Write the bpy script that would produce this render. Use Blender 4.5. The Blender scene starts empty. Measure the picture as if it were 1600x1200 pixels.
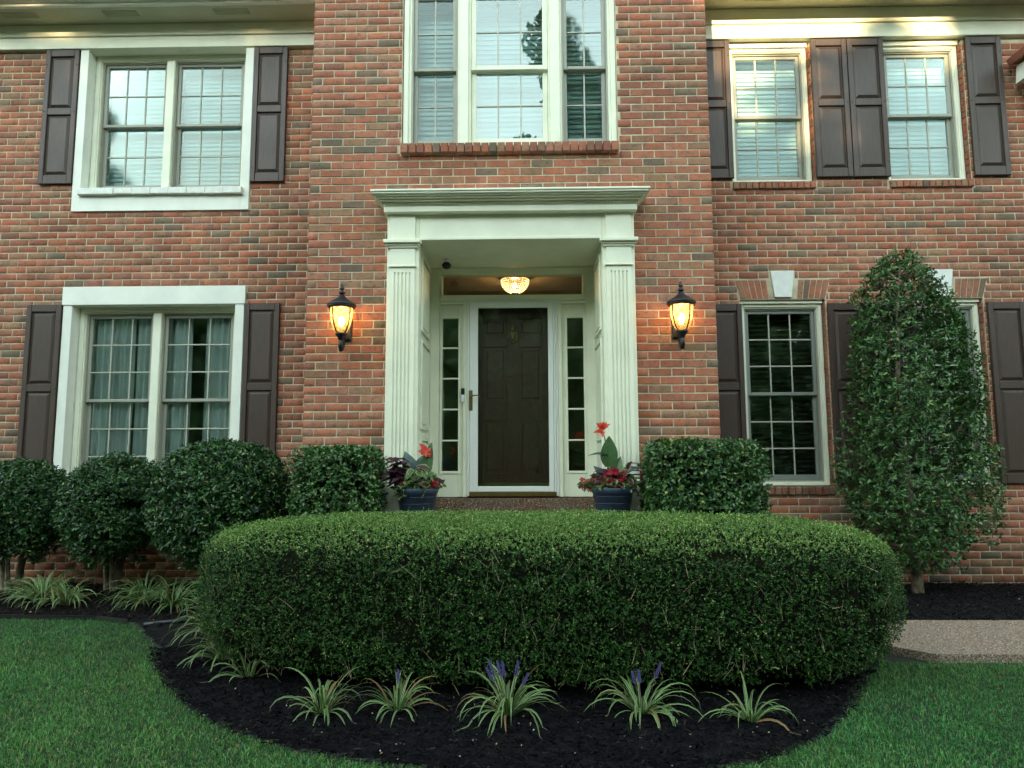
import bpy, math, random
import numpy as np
from mathutils import Vector, Matrix, Euler
random.seed(7); rng = np.random.default_rng(11)
R = math.radians
S = bpy.context.scene
COL = S.collection
CZ = 1.31                                   # eye height above the lawn

# ------------------------------------------------------------------ camera
cam_d = bpy.data.cameras.new('camera'); cam = bpy.data.objects.new('camera', cam_d); COL.objects.link(cam)
cam_d.sensor_width = 36; cam_d.lens = 1067 / 1600 * 36; cam_d.clip_start = 0.05; cam_d.clip_end = 500
_p, _y, _r = R(6.0375), R(-1.0715), R(-0.2292)
_f = Vector((math.sin(_y) * math.cos(_p), math.cos(_y) * math.cos(_p), math.sin(_p)))
_rt = Vector((math.cos(_y), -math.sin(_y), 0)); _up = _rt.cross(_f)
_a = _rt * math.cos(_r) + _up * math.sin(_r); _b = _up * math.cos(_r) - _rt * math.sin(_r)
_m = Matrix((( _a.x, _b.x, -_f.x, 0), (_a.y, _b.y, -_f.y, -6.1), (_a.z, _b.z, -_f.z, CZ), (0, 0, 0, 1)))
cam.matrix_world = _m
S.camera = cam

# ------------------------------------------------------------------ light
SUN_EL, SUN_AZ = R(14.0), R(20)              # sun low behind the camera, to the left
world = bpy.data.worlds.new('World'); S.world = world; world.use_nodes = True
wn = world.node_tree; wn.nodes.clear()
sky = wn.nodes.new('ShaderNodeTexSky'); sky.sky_type = 'NISHITA'; sky.sun_disc = False
sky.sun_elevation = SUN_EL; sky.sun_rotation = R(180) + SUN_AZ
sky.air_density = 1.0; sky.dust_density = 0.1; sky.ozone_density = 1.0
bg = wn.nodes.new('ShaderNodeBackground'); bg.inputs['Strength'].default_value = 0.15
wo = wn.nodes.new('ShaderNodeOutputWorld')
hs = wn.nodes.new('ShaderNodeHueSaturation'); hs.inputs['Saturation'].default_value = 0.55
wn.links.new(sky.outputs[0], hs.inputs['Color'])
tn = wn.nodes.new('ShaderNodeMix'); tn.data_type = 'RGBA'; tn.blend_type = 'MULTIPLY'; tn.inputs[0].default_value = 1.0
tn.inputs[7].default_value = (1.02, 1.04, 0.87, 1)      # thin green-white haze of a humid evening sky
wn.links.new(hs.outputs[0], tn.inputs[6]); wn.links.new(tn.outputs[2], bg.inputs[0]); wn.links.new(bg.outputs[0], wo.inputs[0])
sd = bpy.data.lights.new('sun', 'SUN'); sd.energy = 2.0; sd.angle = R(0.6); sd.color = (1.0, 0.74, 0.42)
sun = bpy.data.objects.new('sun', sd); COL.objects.link(sun)
_sdir = Vector((-math.sin(SUN_AZ) * math.cos(SUN_EL), -math.cos(SUN_AZ) * math.cos(SUN_EL), math.sin(SUN_EL)))
sun.rotation_euler = _sdir.to_track_quat('Z', 'Y').to_euler(); sun.location = (0, -6, 12)
S.view_settings.view_transform = 'Standard'; S.view_settings.look = 'None'; S.view_settings.gamma = 1
S.view_settings.use_curve_mapping = False
S.view_settings.exposure = 3.08
S.cycles.transparent_max_bounces = 16; S.cycles.max_bounces = 8

# ------------------------------------------------------------------ helpers
def tag(o, label=None, cat=None, group=None, kind=None):
    if label: o['label'] = label
    if cat: o['category'] = cat
    if group: o['group'] = group
    if kind: o['kind'] = kind
    return o
def empty(name, loc=(0, 0, 0), label=None, cat=None, group=None):
    o = bpy.data.objects.new(name, None); COL.objects.link(o); o.location = loc
    o.empty_display_size = 0.1
    return tag(o, label, cat, group)
class MB:
    """collects faces in world space; build() links them as one object placed at its parent's frame"""
    def __init__(s): s.v = []; s.f = []; s.mi = []; s.c = None; s.mats = []
    def _m(s, m):
        if m is None: return 0
        if m not in s.mats: s.mats.append(m)
        return s.mats.index(m)
    def face(s, pts, m=None):
        n = len(s.v); s.v += [tuple(p) for p in pts]; s.f.append(tuple(range(n, n + len(pts)))); s.mi.append(s._m(m))
    def box(s, x0, x1, y0, y1, z0, z1, m=None):
        n = len(s.v)
        s.v += [(x0, y0, z0), (x1, y0, z0), (x1, y1, z0), (x0, y1, z0), (x0, y0, z1), (x1, y0, z1), (x1, y1, z1), (x0, y1, z1)]
        for q in ((0, 3, 2, 1), (4, 5, 6, 7), (0, 1, 5, 4), (1, 2, 6, 5), (2, 3, 7, 6), (3, 0, 4, 7)):
            s.f.append(tuple(n + i for i in q)); s.mi.append(s._m(m))
    def cbox(s, x0, x1, y0, y1, z0, z1, c=0.004, m=None):
        """box with the front (low y) edges chamfered"""
        n = len(s.v)
        s.v += [(x0, y1, z0), (x1, y1, z0), (x1, y1, z1), (x0, y1, z1),
                (x0, y0 + c, z0), (x1, y0 + c, z0), (x1, y0 + c, z1), (x0, y0 + c, z1),
                (x0 + c, y0, z0 + c), (x1 - c, y0, z0 + c), (x1 - c, y0, z1 - c), (x0 + c, y0, z1 - c)]
        for q in ((3, 2, 1, 0), (0, 1, 5, 4), (1, 2, 6, 5), (2, 3, 7, 6), (3, 0, 4, 7),
                  (4, 5, 9, 8), (5, 6, 10, 9), (6, 7, 11, 10), (7, 4, 8, 11), (8, 9, 10, 11)):
            s.f.append(tuple(n + i for i in q)); s.mi.append(s._m(m))
    def rev(s, prof, cx, cy, cz, n=20, m=None, ax=None):
        """lathe: prof = [(r, z)]"""
        b = len(s.v)
        for r, z in prof:
            for i in range(n):
                a = 2 * math.pi * i / n; s.v.append((cx + r * math.cos(a), cy + r * math.sin(a), cz + z))
        for j in range(len(prof) - 1):
            for i in range(n):
                k = (i + 1) % n
                s.f.append((b + j * n + i, b + j * n + k, b + (j + 1) * n + k, b + (j + 1) * n + i)); s.mi.append(s._m(m))
        s.f.append(tuple(b + i for i in reversed(range(n)))); s.mi.append(s._m(m))
        s.f.append(tuple(b + (len(prof) - 1) * n + i for i in range(n))); s.mi.append(s._m(m))
    def tube(s, pts, rad, n=8, m=None, flat=1.0):
        pts = [Vector(p) for p in pts]
        rs = rad if hasattr(rad, '__len__') else [rad] * len(pts)
        b = len(s.v); up = Vector((0, 0, 1))
        for i, p in enumerate(pts):
            t = (pts[min(i + 1, len(pts) - 1)] - pts[max(i - 1, 0)]).normalized()
            u = t.cross(Vector((0.31, 0.17, 0.93)) if abs(t.z) < 0.9 else Vector((0, 1, 0.01))).normalized(); w = t.cross(u)
            for k in range(n):
                a = 2 * math.pi * k / n; s.v.append(tuple(p + u * math.cos(a) * rs[i] + w * math.sin(a) * rs[i] * flat))
        for j in range(len(pts) - 1):
            for k in range(n):
                l = (k + 1) % n
                s.f.append((b + j * n + k, b + j * n + l, b + (j + 1) * n + l, b + (j + 1) * n + k)); s.mi.append(s._m(m))
        s.f.append(tuple(b + k for k in reversed(range(n)))); s.mi.append(s._m(m))
        e = b + (len(pts) - 1) * n
        s.f.append(tuple(e + k for k in range(n))); s.mi.append(s._m(m))
    def prism(s, poly_xz, y0, y1, m=None):
        n = len(poly_xz); b = len(s.v)
        s.v += [(x, y0, z) for x, z in poly_xz] + [(x, y1, z) for x, z in poly_xz]
        s.f.append(tuple(b + i for i in range(n))); s.mi.append(s._m(m))
        s.f.append(tuple(b + n + i for i in reversed(range(n)))); s.mi.append(s._m(m))
        for i in range(n):
            k = (i + 1) % n; s.f.append((b + i, b + n + i, b + n + k, b + k)); s.mi.append(s._m(m))
    def build(s, name, mat=None, parent=None, smooth=False, label=None):
        me = bpy.data.meshes.new(name)
        v = np.array(s.v, dtype=float)
        org = (v.min(0) + v.max(0)) / 2; org[2] = v[:, 2].min()
        if parent is not None:
            ow = Vector((0, 0, 0)); q = parent
            while q is not None: ow += q.location; q = q.parent
        else: ow = Vector((0, 0, 0))
        me.from_pydata([tuple(p - org) for p in v], [], s.f)
        for m in (s.mats or ([mat] if mat else [])): me.materials.append(m)
        if s.mats: me.polygons.foreach_set('material_index', s.mi)
        if smooth:
            me.polygons.foreach_set('use_smooth', [True] * len(s.f))
        o = bpy.data.objects.new(name, me); COL.objects.link(o)
        o.location = Vector(org) - ow
        if parent is not None: o.parent = parent
        if label: o['label'] = label
        return o

def fast_mesh(name, verts, faces, mat, colors=None, parent=None, n=3, mats=None, midx=None, smooth=False):
    """verts (N,3) faces (M,n) arrays"""
    me = bpy.data.meshes.new(name)
    verts = np.asarray(verts, dtype=np.float32); faces = np.asarray(faces, dtype=np.int32)
    me.vertices.add(len(verts)); me.vertices.foreach_set('co', verts.ravel())
    me.loops.add(faces.size); me.loops.foreach_set('vertex_index', faces.ravel())
    me.polygons.add(len(faces)); me.polygons.foreach_set('loop_start', np.arange(len(faces), dtype=np.int32) * faces.shape[1])
    if colors is not None:
        at = me.attributes.new('lc', 'FLOAT_COLOR', 'POINT')
        c4 = np.ones((len(verts), 4), dtype=np.float32); c4[:, :3] = colors; at.data.foreach_set('color', c4.ravel())
    for m in (mats or [mat]): me.materials.append(m)
    if midx is not None: me.polygons.foreach_set('material_index', np.asarray(midx, dtype=np.int32))
    if smooth: me.polygons.foreach_set('use_smooth', np.ones(len(faces), dtype=bool))
    me.update(calc_edges=True)
    o = bpy.data.objects.new(name, me); COL.objects.link(o)
    if parent is not None:
        o.parent = parent; o.location = -parent.location
    return o

# ------------------------------------------------------------------ materials
def new_mat(name):
    m = bpy.data.materials.new(name); m.use_nodes = True
    nt = m.node_tree; b = nt.nodes['Principled BSDF']
    return m, nt, b
def N(nt, t, **kw):
    n = nt.nodes.new(t)
    for k, v in kw.items(): setattr(n, k, v)
    return n
def noise(nt, scale, detail=4, rough=0.55, vec=None, stretch=None):
    n = N(nt, 'ShaderNodeTexNoise'); n.inputs['Scale'].default_value = scale; n.inputs['Detail'].default_value = detail
    n.inputs['Roughness'].default_value = rough
    if vec is None:
        g = N(nt, 'ShaderNodeNewGeometry'); vec = g.outputs['Position']
    if stretch:
        mp = N(nt, 'ShaderNodeMapping'); mp.inputs['Scale'].default_value = stretch
        nt.links.new(vec, mp.inputs[0]); vec = mp.outputs[0]
    nt.links.new(vec, n.inputs['Vector'])
    return n.outputs['Fac']
def ramp(nt, fac, stops):
    r = N(nt, 'ShaderNodeValToRGB'); e = r.color_ramp.elements
    while len(e) < len(stops): e.new(0.5)
    for i, (p, c) in enumerate(stops):
        e[i].position = p; e[i].color = (*c, 1) if len(c) == 3 else c
    nt.links.new(fac, r.inputs[0]); return r.outputs[0]
def mix(nt, a, b, fac, mode='MIX'):
    n = N(nt, 'ShaderNodeMix', data_type='RGBA', blend_type=mode)
    for s, v in ((n.inputs[0], fac), (n.inputs[6], a), (n.inputs[7], b)):
        if hasattr(v, 'node'): nt.links.new(v, s)
        elif isinstance(v, (int, float)): s.default_value = v
        else: s.default_value = (*v, 1)
    return n.outputs[2]
def bump(nt, b, h, strength=0.3, dist=0.002):
    n = N(nt, 'ShaderNodeBump'); n.inputs['Strength'].default_value = strength; n.inputs['Distance'].default_value = dist
    nt.links.new(h, n.inputs['Height']); nt.links.new(n.outputs[0], b.inputs['Normal'])
def simple(name, c, rough=0.5, metal=0.0, var=0.12, scale=6, bmp=0.15, bscale=120, bd=0.001, stretch=None, spec=None, dark=None):
    m, nt, b = new_mat(name)
    f = noise(nt, scale, 5)
    lo = tuple(x * (1 - var) for x in c); hi = tuple(min(1, x * (1 + var)) for x in c)
    col = ramp(nt, f, [(0.3, lo), (0.7, hi)])
    nt.links.new(col, b.inputs['Base Color'])
    b.inputs['Roughness'].default_value = rough; b.inputs['Metallic'].default_value = metal
    if spec is not None: b.inputs['Specular IOR Level'].default_value = spec
    if bmp: bump(nt, b, noise(nt, bscale, 3, stretch=stretch), bmp, bd)
    return m
def brick_mat(name, obj_color):
    m, nt, b = new_mat(name)
    if obj_color: src = N(nt, 'ShaderNodeObjectInfo').outputs['Color']
    else:
        a = N(nt, 'ShaderNodeAttribute', attribute_name='lc'); src = a.outputs['Color']
    f1 = noise(nt, 19, 6, 0.7)
    f2 = noise(nt, 7, 3)
    f3 = noise(nt, 26, 6, 0.8, stretch=(1, 1, 1.9))
    f4 = noise(nt, 70, 4, 0.7)
    c = mix(nt, src, mix(nt, src, (0.15, 0.115, 0.085), 0.8), ramp(nt, f1, [(0.47, (0, 0, 0)), (0.64, (1, 1, 1))]))
    c = mix(nt, c, mix(nt, src, (0.48, 0.26, 0.17), 0.45), ramp(nt, f2, [(0.48, (0, 0, 0)), (0.72, (0.8, 0.8, 0.8))]))
    c = mix(nt, c, (0.05, 0.035, 0.028), ramp(nt, f3, [(0.385, (0.95,) * 3), (0.44, (0, 0, 0))]))
    c = mix(nt, c, (0.5, 0.32, 0.23), ramp(nt, f4, [(0.62, (0, 0, 0)), (0.75, (0.4,) * 3)]))
    f5 = noise(nt, 0.9, 3, stretch=(1, 1, .6))
    c = mix(nt, c, mix(nt, c, (0.62, 0.60, 0.58), 1.0, 'MULTIPLY'), ramp(nt, f5, [(0.45, (0, 0, 0)), (0.70, (0.75,) * 3)]))
    g = N(nt, 'ShaderNodeNewGeometry'); sx = N(nt, 'ShaderNodeSeparateXYZ'); nt.links.new(g.outputs['Position'], sx.inputs[0])
    c = mix(nt, c, mix(nt, c, (0.55, 0.58, 0.5), 1.0, 'MULTIPLY'), ramp(nt, sx.outputs['Z'], [(0.05, (0.8,) * 3), (0.5, (0, 0, 0))]))   # damp, mossy lowest courses
    nt.links.new(c, b.inputs['Base Color']); b.inputs['Roughness'].default_value = 0.85
    bump(nt, b, noise(nt, 90, 6, 0.75), 0.7, 0.004)
    return m
M = {}
M['brick'] = brick_mat('brick_face', True)
M['brick_s'] = brick_mat('brick_face_field', False)
M['mortar'] = simple('mortar', (0.52, 0.46, 0.32), 0.95, var=0.3, scale=9, bmp=0.6, bscale=150, bd=0.003)
M['trim'] = simple('cream_paint', (0.79, 0.81, 0.64), 0.42, var=0.075, scale=3.5, bmp=0.03, bscale=40)
M['trim_w'] = simple('white_paint', (0.80, 0.83, 0.73), 0.45, var=0.07, scale=4, bmp=0.03, bscale=60)
M['vinyl'] = simple('storm_door_white', (0.80, 0.82, 0.78), 0.35, var=0.03, scale=3, bmp=0.03)
M['pbrick'] = simple('painted_brick', (0.74, 0.77, 0.70), 0.6, var=0.1, scale=18, bmp=0.6, bscale=60, bd=0.004)
M['soffit'] = simple('soffit_paint', (0.52, 0.54, 0.38), 0.6, var=0.06, scale=3, bmp=0.05)
M['sash'] = simple('sash_taupe', (0.33, 0.335, 0.27), 0.4, var=0.05, bmp=0.05)
M['sashg'] = simple('screen_frame_grey', (0.22, 0.245, 0.21), 0.45, var=0.05, bmp=0.05)
M['muntin'] = simple('muntin_cream', (0.46, 0.46, 0.38), 0.45, var=0.04, bmp=0.03)
M['blind'] = simple('blind_white', (0.58, 0.75, 0.78), 0.6, var=0.04, bmp=0.05)
M['dblind'] = simple('blind_dark', (0.05, 0.045, 0.035), 0.6, var=0.1, bmp=0.05)
M['brass'] = simple('brass', (0.36, 0.28, 0.11), 0.32, metal=1.0, var=0.2, scale=14, bmp=0.1)
M['iron'] = simple('black_iron', (0.016, 0.017, 0.02), 0.38, metal=0.2, var=0.2, bmp=0.25, bscale=200)
M['black'] = simple('black_plastic', (0.012, 0.012, 0.014), 0.35, var=0.1, bmp=0)
M['white'] = simple('white_plastic', (0.75, 0.77, 0.76), 0.35, var=0.02, bmp=0)
M['interior'] = simple('interior_plaster', (0.22, 0.19, 0.14), 0.8, var=0.08, bmp=0.05)
M['foyer'] = simple('foyer_plaster', (0.34, 0.25, 0.14), 0.8, var=0.08, bmp=0.05)
M['floor_in'] = simple('interior_floor', (0.12, 0.07, 0.04), 0.5, var=0.2, bmp=0.05)
M['roof'] = simple('roof_shingle', (0.06, 0.055, 0.05), 0.9, var=0.3, scale=8, bmp=0.6, bscale=30, bd=0.01)
M['copper'] = simple('red_metal_roof', (0.30, 0.11, 0.075), 0.5, metal=0.2, var=0.15, bmp=0.1)
M['stone_w'] = simple('keystone_white', (0.74, 0.77, 0.71), 0.7, var=0.08, scale=14, bmp=0.4, bscale=90, bd=0.002)
M['navy'] = simple('navy_pot', (0.022, 0.048, 0.085), 0.42, var=0.3, scale=8, bmp=0.3, bscale=40, stretch=(1, 1, 12), bd=0.002)
M['bark'] = simple('bark', (0.20, 0.165, 0.11), 0.9, var=0.45, scale=22, bmp=0.8, bscale=60, bd=0.006)
M['twig'] = simple('dry_twig', (0.30, 0.23, 0.15), 0.9, var=0.4, scale=30, bmp=0)
M['barkd'] = simple('bark_dark', (0.075, 0.06, 0.04), 0.9, var=0.4, scale=22, bmp=0.8, bscale=60, bd=0.006)
M['soil'] = simple('potting_soil', (0.03, 0.02, 0.013), 0.95, var=0.4, scale=40, bmp=0.8, bscale=80, bd=0.006)
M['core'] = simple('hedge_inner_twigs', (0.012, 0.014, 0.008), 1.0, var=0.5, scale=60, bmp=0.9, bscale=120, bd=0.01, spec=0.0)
M['doorglassframe'] = M['vinyl']
def wood(name, c, rough):
    m, nt, b = new_mat(name)
    f = noise(nt, 5, 4, stretch=(14, 14, 1.2))
    w = noise(nt, 2.2, 3, stretch=(1, 1, .5))
    nt.links.new(ramp(nt, f, [(0.3, tuple(x * 0.8 for x in c)), (0.7, tuple(x * 1.2 for x in c))]), b.inputs['Base Color'])
    nt.links.new(ramp(nt, w, [(0.3, (rough - .06,) * 3), (0.7, (rough + .1,) * 3)]), b.inputs['Roughness'])
    bump(nt, b, noise(nt, 12, 5, 0.6, stretch=(12, 12, 1)), 0.35, 0.0015)
    return m
M['shutter'] = wood('shutter_brown', (0.060, 0.040, 0.030), 0.45)
M['door'] = wood('door_brown', (0.13, 0.062, 0.038), 0.4)
def glass(name, refl, tint=(0.9, 0.95, 0.93), rough=0.0, wob=0.0):
    m = bpy.data.materials.new(name); m.use_nodes = True; nt = m.node_tree; nt.nodes.clear()
    o = N(nt, 'ShaderNodeOutputMaterial'); t = N(nt, 'ShaderNodeBsdfTransparent'); g = N(nt, 'ShaderNodeBsdfGlossy')
    t.inputs[0].default_value = (*tint, 1); g.inputs['Roughness'].default_value = rough
    g.inputs['Color'].default_value = (0.93, 1.0, 0.98, 1)
    fr = N(nt, 'ShaderNodeFresnel'); fr.inputs[0].default_value = 1.5
    ad = N(nt, 'ShaderNodeMath', operation='ADD', use_clamp=True); ad.inputs[1].default_value = refl - 0.04
    nt.links.new(fr.outputs[0], ad.inputs[0])
    mx = N(nt, 'ShaderNodeMixShader'); nt.links.new(ad.outputs[0], mx.inputs[0])
    nt.links.new(t.outputs[0], mx.inputs[1]); nt.links.new(g.outputs[0], mx.inputs[2]); nt.links.new(mx.outputs[0], o.inputs[0])
    if wob:
        bp = N(nt, 'ShaderNodeBump'); bp.inputs['Strength'].default_value = wob; bp.inputs['Distance'].default_value = 0.01
        nt.links.new(noise(nt, 2.5, 2), bp.inputs['Height'])
        nt.links.new(bp.outputs[0], g.inputs['Normal']); nt.links.new(bp.outputs[0], fr.inputs['Normal'])
    return m
M['glass'] = glass('window_glass', 0.09, rough=0.035, wob=0.015)
M['glass_hi'] = glass('coated_glass', 0.02, rough=0.05, wob=0.02)
M['glass_c'] = glass('bright_coated_glass', 0.08, wob=0.02)
M['glass_door'] = glass('storm_door_glass', 0.055, rough=0.012, wob=0.012)
M['glass_dk'] = glass('sidelight_glass', 0.17, tint=(0.35, 0.5, 0.45), rough=0.06, wob=0.3)
def emit(name, c, s):
    m = bpy.data.materials.new(name); m.use_nodes = True; nt = m.node_tree; nt.nodes.clear()
    o = N(nt, 'ShaderNodeOutputMaterial'); e = N(nt, 'ShaderNodeEmission'); e.inputs[0].default_value = (*c, 1); e.inputs[1].default_value = s
    nt.links.new(e.outputs[0], o.inputs[0]); return m
M['bulb'] = emit('lit_bulb', (1.0, 0.70, 0.34), 2.2)
def lamp_glass():
    m = bpy.data.materials.new('amber_seeded_glass'); m.use_nodes = True; nt = m.node_tree; nt.nodes.clear()
    o = N(nt, 'ShaderNodeOutputMaterial'); t = N(nt, 'ShaderNodeBsdfTransparent'); t.inputs[0].default_value = (1.0, 0.80, 0.48, 1)
    tr = N(nt, 'ShaderNodeBsdfTranslucent'); tr.inputs[0].default_value = (0.80, 0.52, 0.22, 1)
    g = N(nt, 'ShaderNodeBsdfGlossy'); g.inputs['Roughness'].default_value = 0.08
    f = noise(nt, 45, 3)
    fr = ramp(nt, f, [(0.35, (0.18,) * 3), (0.65, (0.6,) * 3)])
    m1 = N(nt, 'ShaderNodeMixShader'); nt.links.new(fr, m1.inputs[0]); nt.links.new(t.outputs[0], m1.inputs[1]); nt.links.new(tr.outputs[0], m1.inputs[2])
    m2 = N(nt, 'ShaderNodeMixShader'); m2.inputs[0].default_value = 0.08; nt.links.new(m1.outputs[0], m2.inputs[1]); nt.links.new(g.outputs[0], m2.inputs[2])
    bp = N(nt, 'ShaderNodeBump'); bp.inputs['Strength'].default_value = 0.6; bp.inputs['Distance'].default_value = 0.01
    nt.links.new(f, bp.inputs['Height']); nt.links.new(bp.outputs[0], g.inputs['Normal'])
    nt.links.new(m2.outputs[0], o.inputs[0]); return m
M['amber'] = lamp_glass()
def curtain_mat():
    m = bpy.data.materials.new('sheer_curtain'); m.use_nodes = True; nt = m.node_tree; nt.nodes.clear()
    o = N(nt, 'ShaderNodeOutputMaterial'); d = N(nt, 'ShaderNodeBsdfDiffuse'); d.inputs[0].default_value = (0.90, 0.95, 0.95, 1)
    t = N(nt, 'ShaderNodeBsdfTransparent'); mx = N(nt, 'ShaderNodeMixShader')
    nt.links.new(ramp(nt, noise(nt, 3, 2, stretch=(6, 1, .3)), [(.3, (.75,) * 3), (.7, (1.0,) * 3)]), mx.inputs[0])
    nt.links.new(t.outputs[0], mx.inputs[1]); nt.links.new(d.outputs[0], mx.inputs[2]); nt.links.new(mx.outputs[0], o.inputs[0]); return m
M['curtain'] = curtain_mat()
def leaf_mat(name, rough=0.4, trans=0.25, attr=True, c=(0.05, 0.1, 0.04), spec=0.5):
    m = bpy.data.materials.new(name); m.use_nodes = True; nt = m.node_tree
    b = nt.nodes['Principled BSDF']; out = nt.nodes['Material Output']
    if attr:
        a = N(nt, 'ShaderNodeAttribute', attribute_name='lc'); src = a.outputs['Color']
    else:
        src = ramp(nt, noise(nt, 25, 4), [(.3, tuple(x * .75 for x in c)), (.7, tuple(x * 1.25 for x in c))])
    nt.links.new(src, b.inputs['Base Color']); b.inputs['Roughness'].default_value = rough
    b.inputs['Specular IOR Level'].default_value = spec
    tr = N(nt, 'ShaderNodeBsdfTranslucent')
    nt.links.new(mix(nt, src, (0.9, 1.0, 0.35), 0.35, 'MULTIPLY'), tr.inputs[0])
    mx = N(nt, 'ShaderNodeMixShader'); mx.inputs[0].default_value = trans
    nt.links.new(b.outputs[0], mx.inputs[1]); nt.links.new(tr.outputs[0], mx.inputs[2]); nt.links.new(mx.outputs[0], out.inputs['Surface'])
    return m
M['leaf'] = leaf_mat('boxwood_leaf', 0.5, 0.15, spec=0.25)
M['leafg'] = leaf_mat('glossy_leaf', 0.3, 0.15, spec=0.5)
M['grassm'] = leaf_mat('grass_blade', 0.55, 0.3, spec=0.3)
M['lir'] = leaf_mat('variegated_blade', 0.45, 0.25, spec=0.4)
M['canna'] = leaf_mat('canna_leaf', 0.4, 0.2, False, (0.06, 0.13, 0.045))
M['cannab'] = leaf_mat('canna_leaf_blue', 0.45, 0.15, False, (0.05, 0.10, 0.085))
M['purple'] = leaf_mat('coleus_purple', 0.45, 0.15, False, (0.045, 0.010, 0.025))
M['lime'] = leaf_mat('coleus_lime', 0.45, 0.25, False, (0.22, 0.28, 0.06))
M['maroon'] = leaf_mat('coleus_maroon', 0.45, 0.2, False, (0.13, 0.012, 0.03))
M['coral'] = leaf_mat('canna_petal', 0.5, 0.3, False, (0.75, 0.10, 0.055))
M['red'] = leaf_mat('red_petal', 0.5, 0.3, False, (0.38, 0.015, 0.03))
M['green'] = leaf_mat('small_green_leaf', 0.45, 0.2, False, (0.07, 0.12, 0.045))
M['violet'] = simple('violet_spike', (0.06, 0.045, 0.17), 0.6, var=0.3, scale=80, bmp=0.9, bscale=150, bd=0.006)
def chips_mat():
    m, nt, b = new_mat('mulch_chip')
    a = N(nt, 'ShaderNodeAttribute', attribute_name='lc'); nt.links.new(a.outputs['Color'], b.inputs['Base Color'])
    b.inputs['Roughness'].default_value = 0.85; b.inputs['Specular IOR Level'].default_value = 0.08; return m
M['chips'] = chips_mat()
def ground_mats():
    m, nt, b = new_mat('lawn_soil')
    f = noise(nt, 30, 6, 0.7); f2 = noise(nt, 1.2, 3)
    c = ramp(nt, f, [(0.3, (0.006, 0.010, 0.004)), (0.7, (0.016, 0.030, 0.010))])
    c = mix(nt, c, (0.02, 0.02, 0.010), ramp(nt, f2, [(0.55, (0, 0, 0)), (0.8, (0.5, 0.5, 0.5))]))
    nt.links.new(c, b.inputs['Base Color']); b.inputs['Roughness'].default_value = 1.0; bump(nt, b, f, 0.8, 0.02); M['lawn'] = m
    m, nt, b = new_mat('mulch_base')
    f = noise(nt, 60, 6, 0.75)
    nt.links.new(ramp(nt, f, [(0.3, (0.0015, 0.0015, 0.002)), (0.7, (0.007, 0.006, 0.007))]), b.inputs['Base Color'])
    b.inputs['Roughness'].default_value = 0.95; b.inputs['Specular IOR Level'].default_value = 0.2; bump(nt, b, f, 1.0, 0.02); M['mulch'] = m
    for nm, lo, hi, k in (('aggregate_path', (0.13, 0.095, 0.065), (0.45, 0.335, 0.24), 110), ('aggregate_step', (0.06, 0.035, 0.02), (0.30, 0.17, 0.10), 130)):
        m, nt, b = new_mat(nm)
        g = N(nt, 'ShaderNodeNewGeometry'); v = N(nt, 'ShaderNodeTexVoronoi'); v.inputs['Scale'].default_value = k
        nt.links.new(g.outputs['Position'], v.inputs['Vector'])
        sp = N(nt, 'ShaderNodeSeparateColor'); nt.links.new(v.outputs['Color'], sp.inputs[0])
        c = ramp(nt, sp.outputs[0], [(0.0, lo), (0.5, tuple((a_ + b_) / 2 for a_, b_ in zip(lo, hi))), (0.93, hi), (1.0, (0.65, 0.58, 0.5))])
        edge = ramp(nt, v.outputs['Distance'], [(0.45, (0, 0, 0)), (0.75, (1, 1, 1))])
        c = mix(nt, c, tuple(x * 0.6 for x in lo), edge)
        c = mix(nt, c, (0.20, 0.19, 0.17), ramp(nt, noise(nt, 2.0, 4), [(0.5, (0, 0, 0)), (0.75, (0.3,) * 3)]))
        nt.links.new(c, b.inputs['Base Color']); b.inputs['Roughness'].default_value = 0.75
        bump(nt, b, v.outputs['Distance'], -0.7, 0.004); M[nm] = m
ground_mats()

# ------------------------------------------------------------------ ground, bed, path
BED = [(-12, 1.0), (-12, -0.40), (-5.2, -0.42), (-4.3, -0.43), (-3.48, -0.47), (-3.15, -0.60), (-2.93, -0.85), (-2.62, -1.25), (-2.38, -1.65),
       (-2.08, -2.08), (-1.70, -2.50), (-1.38, -2.76), (-1.06, -2.94), (-0.61, -3.09), (-0.15, -3.19), (0.35, -3.20), (0.75, -3.13), (1.02, -3.04),
       (1.37, -2.79), (1.63, -2.48), (1.85, -2.15), (2.1, -1.80), (2.3, -1.5), (2.45, -0.62), (12, -0.62), (12, 1.0)]
def inside(poly, x, y):
    x = np.asarray(x); y = np.asarray(y); c = np.zeros(x.shape, bool); n = len(poly)
    for i in range(n):
        x1, y1 = poly[i]; x2, y2 = poly[(i + 1) % n]
        k = ((y1 > y) != (y2 > y)) & (x < (x2 - x1) * (y - y1) / (y2 - y1 + 1e-12) + x1)
        c ^= k
    return c
def mound(x, y):
    return 0.02 + 0.035 * np.clip((y + 0.5) / 1.2, 0, 1) * (1 - 0.6 * np.exp(-((y - 0.92) / 0.12) ** 2)) + 0.010 * np.sin(x * 5.1 + y * 3) * np.cos(y * 6.3 - x * 2) + 0.006 * np.sin(x * 17) * np.sin(y * 19)
lawn = MB(); lawn.face([(-150, -150, 0), (150, -150, 0), (150, 150, 0), (-150, 150, 0)])
lo = lawn.build('lawn', M['lawn']); tag(lo, kind='structure')
gx = np.arange(-9, 9, 0.05); gy = np.arange(-3.3, 1.0, 0.05)
GX, GY = np.meshgrid(gx, gy); ins = inside(BED, GX, GY)
zz = mound(GX, GY)
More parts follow.
